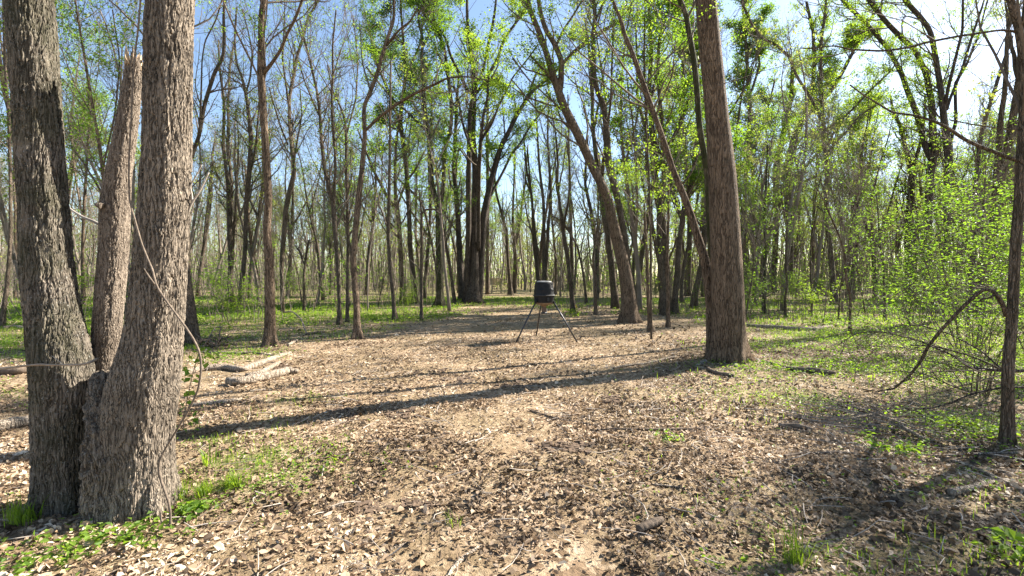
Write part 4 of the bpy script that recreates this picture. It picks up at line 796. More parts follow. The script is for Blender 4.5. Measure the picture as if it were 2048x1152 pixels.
VAR = {'bare': [bg_variant(1, 15, .13, 2, (34, 120, 300), 350, 'leaf_far', 'far_bark'), bg_variant(2, 17, .16, 3, (40, 130, 330), 300, 'leaf_far', 'bark_b'), bg_variant(3, 13, .09, 1, (26, 90, 240), 250, 'leaf_far', 'far_bark'), bg_variant(4, 16, .20, 3, (44, 150, 380), 400, 'leaf_far', 'bark_b')],
       'budding': [bg_variant(5, 15, .13, 2, (36, 130, 330), 1300, 'leaf_far', 'far_bark'), bg_variant(6, 17, .17, 3, (40, 150, 380), 1700, 'leaf_y', 'bark_b'), bg_variant(7, 12, .09, 2, (30, 100, 280), 1100, 'leaf_far', 'bark_b')],
       'leafy': [bg_variant(8, 16, .16, 3, (44, 160, 420), 3400, 'leaf_y', 'bark_b'), bg_variant(9, 15, .14, 2, (40, 140, 380), 3000, 'leaf_g', 'bark_b')],
       'pole': [bg_variant(10, 9, .045, 1, (18, 50, 120), 160, 'leaf_far', 'far_bark', .14), bg_variant(11, 7, .035, 1, (16, 44, 110), 240, 'leaf_g', 'bark_b', .12, .2), bg_variant(12, 11, .055, 2, (20, 60, 140), 120, 'leaf_far', 'bark_b', .16)]}
KIND_TXT = {'bare': 'bare slender tree', 'budding': 'sparsely budding tree', 'leafy': 'leafy yellow-green tree', 'pole': 'thin whippy young tree'}
taken = [(o.location.x, o.location.y) for o in TREES]
USED = {}
def place_bg():
    rng = np.random.RandomState(33); protos = {}; cnt = 0; tries = 0
    while cnt < 285 and tries < 20000:
        tries += 1
        d = 21 + 84 * rng.random() ** 1.0; x = (rng.random() * 2 - 1) * 1024 / F * d * KD * 1.08; u = 1024 + F * x / d / KD
        if 930 < u < 1125 and d < 48: continue
        if d < 26 and -8.5 < x < 8: continue
        if 990 < u < 1000 + 14 and d < 70: continue
        thin = u > 1380 and d < 36
        if min((x - a) ** 2 + (d * KD - b_) ** 2 for a, b_ in taken) < (.9 + d * .011) ** 2: continue
        k = rng.random()
        if u < 750: kind = 'bare' if k < .42 else 'budding' if k < .58 else 'leafy' if k < .60 else 'pole'
        elif u < 1200: kind = 'bare' if k < .38 else 'budding' if k < .55 else 'leafy' if k < .60 else 'pole'
        else: kind = 'bare' if k < .28 else 'budding' if k < .48 else 'leafy' if k < .60 else 'pole'
        if thin: kind = 'pole' if k < .8 else 'bare'
        vi = rng.randint(len(VAR[kind])); ms = VAR[kind][vi]
        s = rng.uniform(.75, 1.1)
        if 1080 < u < 1190: s *= .62
        if u < 720 and kind != 'pole': s *= .85
        yd = d * KD; rz_ = rng.uniform(0, 6.28)
        side = 'left of the feeder' if u < 1050 else 'right of the feeder'
        far = 'in nearer woods' if d < 48 else 'farther back' if d < 76 else 'in far woods'; siz = 'short ' if s < .78 else 'tall ' if s > .98 else ''
        lab = f'{siz}{KIND_TXT[kind]} {far}, {zone(u)}'
        if lab in USED: lab = f"{siz}{KIND_TXT[kind]} {far}, {zone(u)}, {'farther' if yd > USED[lab][1] else 'nearer'} and more to the {'right' if x / yd > USED[lab][0] else 'left'}"
        if len(lab.split()) > 16 or lab in USED: continue
        USED[lab] = (x / yd, yd)
        root = empty('tree', (x, yd, float(height(x, yd))), rz_); root.scale = (s, s, s)
        tag(root, lab, 'tree', f'background trees {side}')
        link('trunk', ms[0], root); tag(link('twigs', ms[1], root), kind='stuff')
        if ms[2]: tag(link('crown', ms[2], root), kind='stuff')
        taken.append((x, yd)); cnt += 1
place_bg()

# ------------------------------------------------------------------ the far-off wood that reads as one mass, and its thicket
def far_woods():
    rng = np.random.RandomState(44); n = 2300
    d = KD * (72 + 140 * rng.random(n) ** .9); x = (rng.random(n) * 2 - 1) * 1024 / F * d * 1.15; z = height(x, d)
    H = rng.uniform(11, 19, n); K = 9; t = np.linspace(0, 1, K)
    u = 1024 + F * x / d; H = np.where((u > 1080) & (u < 1190), H * .6, H)
    lx = rng.normal(0, .06, (n, 1)) * H[:, None] * t; ly = rng.normal(0, .06, (n, 1)) * H[:, None] * t
    Pp = np.stack([x[:, None] + lx + rng.normal(0, .12, (n, K)), d[:, None] + ly + rng.normal(0, .12, (n, K)), z[:, None] - .3 + H[:, None] * t], -1)
    R = rng.uniform(.05, .19, n)[:, None] * (1 - .85 * t)[None]
    P1, R1 = spawn(Pp, R, 9500, .06, .98, 1.5, 4.5, (20, 50), 1.2, 4, rng, .5, .16, .02)
    P2, R2 = spawn(P1, R1, 15000, .2, .98, .8, 2.4, (20, 60), .6, 3, rng, .7, .2, .017)
    V, q = join([tubes(Pp, R, 4, cap=False), tubes(P1, R1, 3, cap=False), tubes(P2, R2, 3, cap=False)])
    tag(link('far_woods', mk_mesh('far_woods', V, q, M['far_bark'])), kind='stuff', label='distant mass of bare spring trees closing the view behind the clearing', cat='far woods')
    src = P2[:, -1]; m = 80000; lp = src[rng.randint(0, len(src), m)] + rng.normal(0, .3, (m, 3))
    m2 = 80000; b = rng.randint(0, n, m2); lo = np.stack([x[b], d[b], z[b]], 1) + np.stack([rng.normal(0, 1.6, m2), rng.normal(0, 1.6, m2), rng.random(m2) ** 1.3 * 8], 1)
    lp = np.vstack([lp, lo[vnoise(lo[:, 0] / 3, lo[:, 2] / 1.6, 67) > .42]])
    V, q = leaf_quads(lp, .34, rng, flat=.35)
    tag(link('far_foliage', mk_mesh('far_foliage', V, q, M['leaf_far'], smooth=False, attrs={'rnd': rng.random(len(q))})), kind='stuff', label='pale green haze of budding leaves over the distant trees', cat='foliage')
far_woods()
def thicket():
    rng = np.random.RandomState(45); n = 7000
    d = 21 + 150 * rng.random(n) ** 1.15; x = (rng.random(n) * 2 - 1) * 1024 / F * d * KD * 1.1
    u = 1024 + F * x / d / KD
    ok = ~((np.abs(u - 1000) < 95) & (d < 62)) & ~((np.abs(x) < 8.5) & (d < 27))
    x, d = x[ok], d[ok] * KD; n = len(x); z = height(x, d)
    H = rng.uniform(.8, 4.6, n) * np.clip(d / 40, .6, 1.2) * np.where(rng.random(n) < .25, 2.1, 1); K = 5; t = np.linspace(0, 1, K)
    Pp = np.stack([x[:, None] + rng.normal(0, .14, (n, 1)) * H[:, None] * t, d[:, None] + rng.normal(0, .14, (n, 1)) * H[:, None] * t, z[:, None] - .05 + H[:, None] * t], -1) + rng.normal(0, .03, (n, K, 3))
    R = (rng.uniform(.008, .02, n) * np.clip(d / 45, .8, 1.8))[:, None] * (1 - .7 * t)[None]
    P1, R1 = spawn(Pp, R, n * 3, .15, .98, .3, 1.4, (25, 65), .5, 3, rng, .7, .2, .006)
    V, q = join([tubes(Pp, R, 3, cap=False), tubes(P1, R1, 3, cap=False)])
    tag(link('thicket', mk_mesh('thicket', V, q, M['far_bark'])), kind='stuff', label='tangle of thin bare brush stems between the background trees', cat='brush')
    m = 70000; i = rng.randint(0, len(P1), m); j = rng.randint(1, 3, m); src = P1[i, j]
    dens = vnoise(src[:, 0] / 5, src[:, 1] / 5, 61) + .12 * (src[:, 0] > 4) + .1 * (src[:, 1] > 55)
    k = dens > .46; src = src[k] + rng.normal(0, .1, (k.sum(), 3))
    V, q = leaf_quads(src, 1, rng, flat=.5)
    s = np.clip(src[:, 1] * .0032, .07, .24); V = (V.reshape(-1, 4, 3) - src[:, None]) * s[:, None, None] + src[:, None]
    tag(link('thicket_leaves', mk_mesh('thicket_leaves', V.reshape(-1, 3), q, M['leaf_g'], smooth=False, attrs={'rnd': rng.random(len(q))})), kind='stuff', label='small fresh leaves on the brush between the background trees', cat='foliage')
thicket()

# ------------------------------------------------------------------ shrubs
def shrub_mesh(seed, H, W, nst, n, leafn, lsize, leaf, stemr=.009, lowz=.12):
    rng = np.random.RandomState(seed); K = 8; a = rng.uniform(0, 6.28, nst); s = rng.uniform(.1, 1, nst) * W / H * .55
    d = nrm(np.stack([np.cos(a) * s, np.sin(a) * s, np.ones(nst)], 1)); pts = [np.stack([np.cos(a), np.sin(a), 0 * a], 1) * .06 * W - np.array([0, 0, .06])]
    L = H * rng.uniform(.65, 1.05, nst)
    for j in range(K - 1): d = nrm(d + rng.normal(0, .08, (nst, 3))); pts.append(pts[-1] + d * (L / (K - 1))[:, None])
    Pp = np.stack(pts, 1); R = stemr * rng.uniform(.7, 1.3, (nst, 1)) * np.linspace(1, .3, K)[None]
    P1, R1 = spawn(Pp, R, n[0], lowz, .98, .25 * W, .6 * W, (25, 75), .1, 6, rng, .7, .16, .003)
    P2, R2 = spawn(P1, R1, n[1], .1, .98, .12 * W, .32 * W, (25, 70), 0, 4, rng, .7, .16, .0025)
    V, q = join([tubes(Pp, R, 6), tubes(P1, R1, 4), tubes(P2, R2, 3)])
    me1 = mk_mesh('stems', V, q, M['twig'])
    src = np.concatenate([P2[:, 1:].reshape(-1, 3), P1[:, 2:].reshape(-1, 3)], 0); lp = src[rng.randint(0, len(src), leafn)] + rng.normal(0, .02 + lsize * .3, (leafn, 3))
    V, q = leaf_quads(lp, lsize, rng, flat=.6, aspect=.5); me2 = mk_mesh('foliage', V, q, M[leaf], smooth=False, attrs={'rnd': rng.random(len(q))})
    return me1, me2
def shrub(label, px, py, me, s=1, group=None, rz=0, d=None):
    g = G(px, py) if d is None else np.array([(px - 1024) / F * d * KD, d * KD, 0])
    o = empty('shrub', (g[0], g[1], float(height(g[0], g[1]))), rz); o.scale = (s, s, s); tag(o, label, 'shrub', group)
    tag(link('stems', me[0], o), kind='stuff'); tag(link('foliage', me[1], o), kind='stuff'); return o
big = shrub_mesh(71, 4.4, 3.0, 12, (110, 560), 4000, .07, 'leaf_g', .014, .33)
shrub('tall loose leafy shrub with bright green layered leaves beside the right edge trunk', 1935, 700, big, 1.0, rz=1.0)
shrub('airy arching green shrub reaching left in front of the great dark trees', 1835, 655, shrub_mesh(72, 3.2, 3.2, 9, (80, 340), 1700, .065, 'leaf_g', .011, .3), 1.0, rz=2)
shrub('low bright shrub behind the bent branch, left of the right edge trunk', 1960, 790, shrub_mesh(73, 1.7, 1.9, 12, (90, 380), 2500, .045, 'leaf_g', .007), 1, rz=.5)
shrub('dense leafy shrub cut off by the right edge of the photo', 2085, 760, shrub_mesh(74, 3.2, 2.0, 10, (100, 460), 5000, .06, 'leaf_g', .010), 1, rz=2.5)
US = [shrub_mesh(81, 2.4, 1.9, 5, (36, 130), 620, .10, 'leaf_g', .009), shrub_mesh(82, 1.8, 1.5, 6, (36, 120), 800, .09, 'leaf_y', .008), shrub_mesh(83, 3.2, 2.0, 4, (34, 120), 480, .12, 'leaf_g', .011)]
rg = np.random.RandomState(86); cnt = 0
while cnt < 75:
    d = rg.uniform(19, 60); x = (rg.random() * 2 - 1) * 1024 / F * d * KD * 1.05; u = 1024 + F * x / d / KD; v = 556 + 1972 / d
    if (900 < u < 1130 and d < 55) or (d < 25 and -9 < x < 7.5): continue
    if u < 1150 and rg.random() < .45: continue
    if min((x - a) ** 2 + (d * KD - b_) ** 2 for a, b_ in taken) < .4: continue
    i = rg.randint(3)
    side = 'left of the feeder' if u < 1060 else 'right of the feeder'
    sc_ = rg.uniform(.6, 1.15); col_ = ('green', 'yellow-green', 'tall thin green')[i]
    slab = f"{'small' if sc_ < .85 else 'full'} {col_} shrub {'in nearer woods' if d < 34 else 'farther back'}, {zone(u)}"
    if slab in USED: continue
    USED[slab] = 1; shrub(slab, u, v, US[i], sc_, f'green understory shrubs {side}', rg.uniform(0, 6), d=d); cnt += 1

# ------------------------------------------------------------------ foreground plants
def plant(label, px, py, kind, n, h, w, spread, name='plant', cat='plant', seed=0, mt='grass', group=None):
    rng = np.random.RandomState(seed + 500); g = G(px, py); x = g[0] + rng.normal(0, spread, n); y = g[1] + rng.normal(0, spread, n)
    if kind == 'blades': V, q = blades(g[0] + (x - g[0]) * .6, g[1] + (y - g[1]) * .6, h * rng.uniform(.4, 1.15, n), np.full(n, w * .8), rng, .62); rn = np.repeat(rng.random(n), 2)
    else:
        V, q = herbs(x, y, np.full(n, h), rng, 5, w); rn = rng.random(len(q))
    o = empty(name, tuple(g)); tag(o, label, cat, group); tag(link('leaves', mk_mesh('leaves', V - g, q, M[mt], smooth=False, attrs={'rnd': rn}), o), kind='stuff')
plant('dense dark grass tuft nearest right of the three-stemmed tree base', 352, 1000, 'blades', 130, .17, .007, .05, 'grass_tuft', 'grass tuft', 1)
plant('round grass tuft, middle one of the three right of the trunk base', 408, 990, 'blades', 150, .13, .007, .05, 'grass_tuft', 'grass tuft', 2)
plant('rounded bright grass tuft farthest right of the three by the trunk', 465, 978, 'blades', 190, .17, .007, .055, 'grass_tuft', 'grass tuft', 3)
plant('broad bladed green shoot on the grassy patch above the grass tufts', 412, 930, 'blades', 14, .24, .016, .04, 'grass_tuft', 'grass tuft', 4)
plant('tall spindly grass clump at the bottom edge of the photo, right of centre', 1590, 1128, 'blades', 60, .30, .006, .06, 'grass_tuft', 'grass tuft', 5)
plant('grass clump in shade at the foot of the left stem', 50, 1045, 'blades', 120, .22, .007, .07, 'grass_tuft', 'grass tuft', 6)
plant('thin grass sprigs on bare litter near the bottom centre', 905, 1050, 'blades', 16, .12, .005, .05, 'grass_tuft', 'grass tuft', 7)
plant('yellow-green upright seedling near the bottom right corner', 1982, 1120, 'herbs', 7, .16, .03, .02, 'seedling', 'seedling', 8, 'leaf_y')
plant('broad leaved seedling at the bottom right corner of the photo', 2036, 1128, 'herbs', 12, .15, .07, .05, 'seedling', 'seedling', 9, 'forb')
plant('leafy rosette plant right of the vine root', 385, 1028, 'herbs', 34, .07, .045, .07, 'herb', 'plant', 10, 'forb')
plant('patch of broad lobed leaves at the front foot of the left stem', 215, 1085, 'herbs', 30, .08, .045, .14, 'herb', 'plant', 11, 'forb')
plant('patch of lobed leaves between the left stem foot and the vine root', 300, 1066, 'herbs', 20, .07, .042, .12, 'herb', 'plant', 12, 'forb')
plant('small green weed patch on litter at the bottom left edge', 55, 1125, 'herbs', 60, .06, .04, .18, 'herb', 'plant', 13, 'forb')
plant('small green weeds beside a stick on the litter, right of centre', 1335, 878, 'herbs', 14, .07, .04, .09, 'herb', 'plant', 14, 'forb')
plant('lone yellow-green seedling on the open litter, left of centre', 660, 945, 'herbs', 6, .13, .035, .02, 'seedling', 'seedling', 15, 'leaf_y')
plant('green weed sprout by the trunk of the right edge tree', 2005, 880, 'herbs', 14, .14, .045, .06, 'herb', 'plant', 16, 'forb')
plant('dark green creeping plants in the shade right of the brush pile', 1930, 860, 'herbs', 150, .12, .04, .28, 'herb', 'plant', 17, 'forb')
plant('green shoots growing among the tips of the brush pile', 1790, 900, 'herbs', 50, .10, .045, .16, 'herb', 'plant', 18, 'forb')
M['petal'] = plain('yellow_petals', (.75, .55, .03), .6, var=.1)
plant('bright yellow flower cluster on the grass behind the feeder', 1148, 616, 'herbs', 5, .16, .10, .06, 'flower', 'flower', 19, 'petal')
plant('yellow-green weeds in the sun just behind the feeder, on its right', 1150, 632, 'herbs', 40, .3, .09, .22, 'weed', 'plant', 20, 'leaf_y')

# ------------------------------------------------------------------ logs and sticks
def ground_stick(name, label, cat, pts, mt, lift=0.5, S=10, rough=.05, K=None, seed=0, arch=None):
    A = []
    for i, (a, b_, w) in enumerate(pts):
        # the traced row is the stick's middle: find the ground point whose stick of this radius projects there
        g = G(a, b_ + w * .5); r = w / 2 / F * g[1]; z = g[2] + r * (2 * lift - .12) + (arch[i] if arch else 0); A.append([g[0], g[1], z, r])
    A = resample(A, K or max(6, len(pts) * 5)); rr = np.random.RandomState(seed)
    loc = A[len(A) // 2, :3].copy()
    V, q = tubes(A[None, :, :3], A[None, :, 3], S, rmod=lambda k, th: (1 + rough * rr.normal(0, 1, (len(k), 1)) + rough * rr.uniform(-1, 1, (len(k), len(th))))[None])
    o = link(name, mk_mesh(name, V - loc, q, M[mt]), None, tuple(loc)); tag(o, label, cat); return o
LG = ground_stick
LG('log', 'pale forked log, longest of the fallen pieces right of the three-stemmed tree', 'log', [(352, 752, 10), (384, 741, 12), (406, 735, 13), (451, 733, 12), (485, 738, 12), (503, 732, 13), (521, 725, 12), (546, 716, 10), (566, 709, 9), (580, 705, 7)], 'log', S=12, rough=.09)
LG('log', 'thick lichen-spotted log, nearest of the fallen pieces right of the trunk', 'log', [(457, 760, 15), (470, 762, 18), (485, 761, 18), (519, 754, 18), (553, 746, 18), (576, 740, 17), (596, 742, 9)], 'log', S=14, seed=2, rough=.09)
LG('log', 'short pale log squeezed between the longest and the thickest fallen logs', 'log', [(492, 751, 9), (521, 745, 11), (542, 733, 10), (560, 724, 7)], 'log', S=10, seed=3)
LG('stick', 'long straight pale stick behind the fallen logs', 'stick', [(402, 704, 4), (440, 704, 5), (476, 706, 5), (506, 704, 5), (549, 711, 3)], 'log', S=7, seed=4)
LG('log', 'small broken log lying in front of the fallen logs', 'log', [(378, 811, 8), (433, 804, 11), (458, 802, 11), (483, 798, 7)], 'log', S=10, seed=5)
LG('stick', 'short pinkish broken stick beside the slender light brown tree', 'stick', [(576, 690, 6), (585, 685, 6), (594, 680, 5)], 'log', S=7, seed=6)
LG('log', 'large pale rotten log cut by the left edge of the photo', 'log', [(-60, 862, 24), (0, 850, 24), (40, 843, 22), (72, 836, 18)], 'log', S=14, seed=7)
LG('log', 'dark weathered log behind the left stem near the left edge', 'log', [(-60, 744, 18), (0, 742, 18), (40, 739, 18), (75, 735, 14)], 'log_dark', S=12, seed=8)
LG('log', 'heap log by the dark curved trunk at the left edge', 'log', [(8, 655, 7), (28, 652, 7), (52, 656, 6)], 'log', S=9, seed=9)
LG('log', 'dark fallen log on the green cover behind the slender light brown tree', 'log', [(418, 628, 4), (450, 626, 5), (485, 624, 4)], 'log_dark', S=8, seed=10)
LG('log', 'long curved log lying on the litter just beyond the big right trunk', 'log', [(1494, 650, 6), (1541, 653, 8), (1587, 657, 9), (1632, 657, 9), (1663, 652, 6)], 'log', S=10, seed=11)
LG('log', 'dark rotten log right of the big trunk, half sunk among green shoots', 'log', [(1572, 736, 8), (1620, 739, 11), (1650, 743, 11), (1671, 746, 8)], 'log_dark', S=10, seed=12)
LG('stick', 'thin exposed root running from the big right trunk towards the dark log', 'root', [(1496, 714, 6), (1530, 722, 4), (1560, 730, 4), (1576, 734, 3)], 'log', S=7, seed=13)
LG('log', 'stubby wood chunk below the big right trunk', 'log', [(1416, 737, 7), (1430, 744, 8), (1444, 747, 7), (1467, 751, 9)], 'log_dark', S=9, seed=14, rough=.12)
LG('log', 'flaky bark chunk on the litter left of the brush pile', 'log', [(1558, 850, 10), (1590, 850, 13), (1625, 859, 8)], 'log_dark', S=9, seed=15, rough=.14)
LG('stick', 'long thin dark stick lying level in the right middle of the litter', 'stick', [(1178, 861, 3), (1225, 857, 4), (1290, 858, 5), (1345, 858, 5), (1407, 857, 4)], 'log_dark', S=6, seed=16)
LG('stick', 'thin curved stick slanting down to the long dark stick', 'stick', [(1057, 819, 3), (1085, 828, 3), (1120, 838, 3), (1193, 850, 4)], 'log_dark', S=6, seed=17)
LG('stick', 'dark stick lying below the brush pile', 'stick', [(1568, 911, 5), (1600, 907, 5), (1643, 905, 5), (1680, 904, 5), (1716, 906, 3)], 'log_dark', S=7, seed=18)
LG('stick', 'grey branch slanting to the right edge of the photo', 'stick', [(1888, 915, 6), (1925, 926, 7), (1966, 942, 8), (2010, 964, 9), (2060, 986, 10)], 'log', S=8, seed=19)
LG('stick', 'straight pale stick in front of the right edge trunk', 'stick', [(1867, 911, 4), (1930, 909, 5), (1990, 906, 5), (2060, 904, 5)], 'log', S=7, seed=20)
LG('log', 'thick bark piece on the litter near the bottom, right of centre', 'log', [(1276, 1058, 15), (1290, 1051, 18), (1308, 1044, 17), (1324, 1038, 13)], 'log_dark', S=10, seed=21, rough=.12)
LG('stick', 'pale curved bark strip at the bottom centre edge', 'stick', [(890, 1160, 9), (912, 1128, 10), (935, 1108, 8), (960, 1092, 5)], 'log', S=7, seed=22)
LG('stick', 'short twig piece at left centre of the litter', 'stick', [(650, 1018, 7), (670, 1013, 8), (688, 1009, 7)], 'log', S=7, seed=23)
LG('stick', 'long thin stick crossing the litter at the bottom left', 'stick', [(665, 1148, 5), (700, 1130, 5), (760, 1106, 5), (830, 1080, 4)], 'log', S=7, seed=24)
LG('stick', 'slender stick pointing from the right toward the clearing centre', 'stick', [(1255, 962, 3), (1300, 968, 4), (1370, 975, 4)], 'log', S=6, seed=25)
LG('stick', 'dark curved twig in the shade near the bottom right', 'stick', [(1440, 1035, 4), (1490, 1052, 5), (1540, 1078, 5), (1590, 1090, 5), (1640, 1080, 4)], 'log_dark', S=6, seed=26)
LG('stick', 'bleached branch half buried below the straight pale stick', 'stick', [(1900, 985, 16), (1940, 975, 13), (1990, 962, 8)], 'log', S=8, seed=27, rough=.1)
LG('stick', 'pale stick lying on the path beyond the clearing, by the mossy forked tree', 'stick', [(855, 634, 3), (885, 627, 3), (925, 628, 3)], 'log', S=6, seed=28)
LG('stick', 'bare grey twig standing against the longest fallen log', 'stick', [(404, 700, 2), (418, 684, 2), (431, 671, 2), (446, 675, 2)], 'log', S=5, seed=29, arch=[.02, .12, .25, .3])
LG('stick', 'arched thin branch over the green cover left of the slim curved tree', 'stick', [(570, 640, 3), (585, 641, 3), (602, 652, 3), (614, 668, 3)], 'log', S=5, seed=30, arch=[.3, .35, .25, 0])
LG('log', 'jumble log left of the slim curved forked tree', 'log', [(612, 668, 5), (640, 664, 5), (660, 662, 4), (680, 655, 3)], 'log_dark', S=8, seed=31)
LG('stick', 'thin pale stick on the litter left of the long shadow', 'stick', [(590, 880, 3), (625, 868, 3), (668, 850, 3)], 'log', S=6, seed=32)
LG('stick', 'gnarled branch lying in the middle distance right of the feeder', 'stick', [(1225, 736, 4), (1255, 730, 5), (1290, 727, 4), (1320, 720, 5), (1352, 712, 4)], 'log', S=6, seed=33)

# torn root heap beside the hidden trunk
rh = empty('root_heap', tuple(G(425, 693))); tag(rh, 'dark heap of torn roots and brush beside the hidden leaning trunk', 'roots')
rr_ = np.random.RandomState(91); n = 46; g0 = np.array(rh.location)
p0 = rr_.normal(0, 1, (n, 3)) * np.array([.32, .25, .02]) + np.array([0, 0, .04]); d0 = nrm(rr_.normal(0, 1, (n, 3)) * np.array([1, .8, .5]) + np.array([0, 0, .45])); L0 = rr_.uniform(.2, .75, n)
Pp = np.stack([p0 + d0 * (L0 * t)[:, None] + rr_.normal(0, .03, (n, 3)) - np.array([0, 0, .35 * t * t]) * L0[:, None] for t in np.linspace(0, 1, 5)], 1)
V, q = tubes(Pp, rr_.uniform(.008, .03, (n, 1)) * np.linspace(1, .4, 5)[None], 5, cap=False); tag(link('roots', mk_mesh('roots', V, q, M['log_dark']), rh), kind='stuff')

# bent broken branch and the fallen top at right
bb = empty('branch', tuple(P(2010, 640, 5.75 * KD))); tag(bb, 'bent snapped branch arching left from the right edge trunk down to the ground', 'branch')
tube_obj('branch', [(2012, 632, 12), (2008, 616, 12), (2003, 604, 12), (1994, 591, 12), (1988, 583, 12), (1978, 579, 9), (1966, 579, 9), (1954, 588, 9), (1927, 613, 9), (1901, 640, 9), (1880, 663, 8), (1856, 693, 8), (1842, 722, 7), (1821, 749, 6), (1789, 777, 5), (1753, 783, 3), (1722, 778, 2)],
         [5.75, 5.72, 5.7, 5.7, 5.7, 5.72, 5.75, 5.8, 5.9, 6.0, 6.1, 6.25, 6.4, 6.6, 6.9, 7.2, 7.5], M['bark_b'], bb, K=70, S=10, rough=.06)
tube_obj('twig', [(1990, 590, 6), (1980, 595, 5), (1967, 598, 4), (1954, 597, 3)], 5.7, M['bark_b'], bb, S=6)
tube_obj('twig', [(1842, 725, 3), (1848, 761, 2), (1853, 796, 2), (1851, 840, 2), (1845, 867, 1.5), (1820, 872, 1)], [6.4, 6.3, 6.25, 6.2, 6.2, 6.2], M['twig'], bb, S=6)
tube_obj('twig', [(1992, 585, 3), (1984, 576, 2), (1968, 566, 1)], 5.7, M['twig_pale'], bb, S=4)
ft = empty('fallen_branch', tuple(G(1990, 780))); tag(ft, 'fallen dark tree top with fine bare twigs fanned left of the right edge trunk', 'fallen branch')
FT = [([(2060, 742, 9), (2004, 741, 9), (1965, 738, 8), (1939, 735, 7), (1915, 716, 6), (1892, 704, 5), (1860, 692, 4), (1820, 690, 3)], [6.4, 6.4, 6.5, 6.6, 6.7, 6.8, 7.0, 7.2]),
      ([(1998, 737, 6), (1960, 719, 5), (1915, 704, 4), (1871, 693, 4), (1812, 674, 3), (1762, 663, 3), (1715, 665, 2), (1676, 690, 2)], [6.3, 6.4, 6.6, 6.8, 7.1, 7.4, 7.7, 8]),
      ([(2060, 774, 6), (1998, 776, 6), (1945, 787, 5), (1904, 805, 5), (1862, 817, 4), (1830, 818, 3)], [6.1, 6.1, 6.2, 6.3, 6.4, 6.5]),
      ([(2004, 738, 5), (1960, 700, 4), (1900, 668, 3), (1840, 650, 3), (1790, 652, 2)], [6.4, 6.6, 6.9, 7.2, 7.5]),
      ([(1945, 787, 4), (1900, 770, 3), (1850, 748, 3), (1800, 742, 2), (1760, 746, 2)], [6.2, 6.4, 6.6, 6.9, 7.1])]
fl = []
for pts, dd in FT:
    o = tube_obj('limb', pts, dd, M['bark_d'] if pts[0][0] > 2003 else M['bark_b'], ft, K=30, S=8, rough=.05)
    fl.append(px_path(pts, dd, 20))
fl = np.stack(fl); rng = np.random.RandomState(92)
P1, R1 = spawn(fl[:, :, :3], fl[:, :, 3], 70, .1, .95, .5, 1.4, (20, 55), -.1, 6, rng, .6, .14, .004)
P2, R2 = spawn(P1, R1, 260, .1, .95, .2, .7, (20, 60), 0, 4, rng, .7, .16, .0028)
for Q in (P1, P2): Q[:, :, 2] = np.maximum(Q[:, :, 2], height(Q[:, :, 0], Q[:, :, 1]) + .01)
V, q = join([tubes(P1, R1, 4), tubes(P2, R2, 3, cap=False)]); tag(link('twigs', mk_mesh('twigs', V - np.array(ft.location), q, M['twig'])  , ft), kind='stuff')
lp = P2.reshape(-1, 3); lp = lp[rng.randint(0, len(lp), 1100)] + rng.normal(0, .03, (1100, 3)); V, q = leaf_quads(lp, .035, rng)
tag(link('foliage', mk_mesh('foliage', V - np.array(ft.location), q, M['leaf_g'], smooth=False, attrs={'rnd': rng.random(len(q))}), ft), kind='stuff')
# brush pile
bp = empty('brush_pile', tuple(G(1775, 850))); tag(bp, 'low pile of grey dead twigs on dark leaves left of the right edge trunk', 'brush pile')
n = 95; g = np.array(bp.location); a = rng.normal(.55, .45, n) + np.pi * (rng.random(n) < .12); c = g + rng.normal(0, 1, (n, 3)) * np.array([.55, .45, 0]); L = rng.uniform(.25, 1.3, n)
t = np.linspace(-.5, .5, 6)[None]
X = c[:, 0:1] + np.cos(a)[:, None] * t * L[:, None] + rng.normal(0, .012, (n, 6)); Y = c[:, 1:2] - np.sin(a)[:, None] * t * L[:, None] + rng.normal(0, .012, (n, 6))
Z = height(X, Y) + .02 + rng.uniform(0, .16, (n, 1)) * np.exp(-((c[:, 0:1] - g[0]) ** 2 + (c[:, 1:2] - g[1]) ** 2) / .4) + t * rng.normal(0, .12, (n, 1))
V, q = tubes(np.stack([X, Y, np.maximum(Z, height(X, Y) + .008)], -1), rng.uniform(.002, .007, (n, 1)) * np.linspace(1, .45, 6)[None], 5, cap=False)
tag(link('twigs', mk_mesh('twigs', V - g, q, M['twig_grey']), bp), kind='stuff')
for k, (pts) in enumerate(([(1708, 823, 3), (1760, 842, 4), (1800, 868, 5), (1850, 890, 4)], [(1785, 856, 6), (1815, 878, 6), (1845, 896, 5)], [(1700, 860, 3), (1750, 850, 3), (1830, 880, 3)])):
    A = np.array([[*G(x_, y_), w_ / 2 / F * 7 * KD] for x_, y_, w_ in pts]); A[:, 2] += .07 + .03 * k; A = resample(A, 16); V, q = tubes(A[None, :, :3], A[None, :, 3], 6); link('stick', mk_mesh('stick', V - g, q, M['log']), bp)

# clods and rooted-up earth on the clearing
rng = np.random.RandomState(95); cl = [(880, 745, 60, 12), (920, 758, 40, 10), (1030, 770, 50, 10), (690, 828, 34, 12), (1120, 895, 60, 10), (750, 1015, 50, 14), (830, 1010, 34, 10), (800, 830, 40, 12), (1225, 800, 20, 8), (560, 735, 30, 8)]
vs = []
for (cx, cy_, rx, ry) in cl:
    n = 70; x0, y0 = cx + rng.normal(0, rx * .5, n), cy_ + rng.normal(0, ry * .5, n)
    for a, b_ in zip(x0, y0):
        g = G(a, b_); r = rng.uniform(.008, .03) * (1 if cy_ > 900 else 1.5); vs.append((g[0], g[1], g[2], r))
vs = np.array(vs); n = len(vs)
ico = nrm(np.array([[x, y, z] for x in (-1, 1) for y in (-1, 1) for z in (-1, 1)], float)); cf = np.array([[0, 1, 3, 2], [4, 6, 7, 5], [0, 4, 5, 1], [2, 3, 7, 6], [0, 2, 6, 4], [1, 5, 7, 3]])
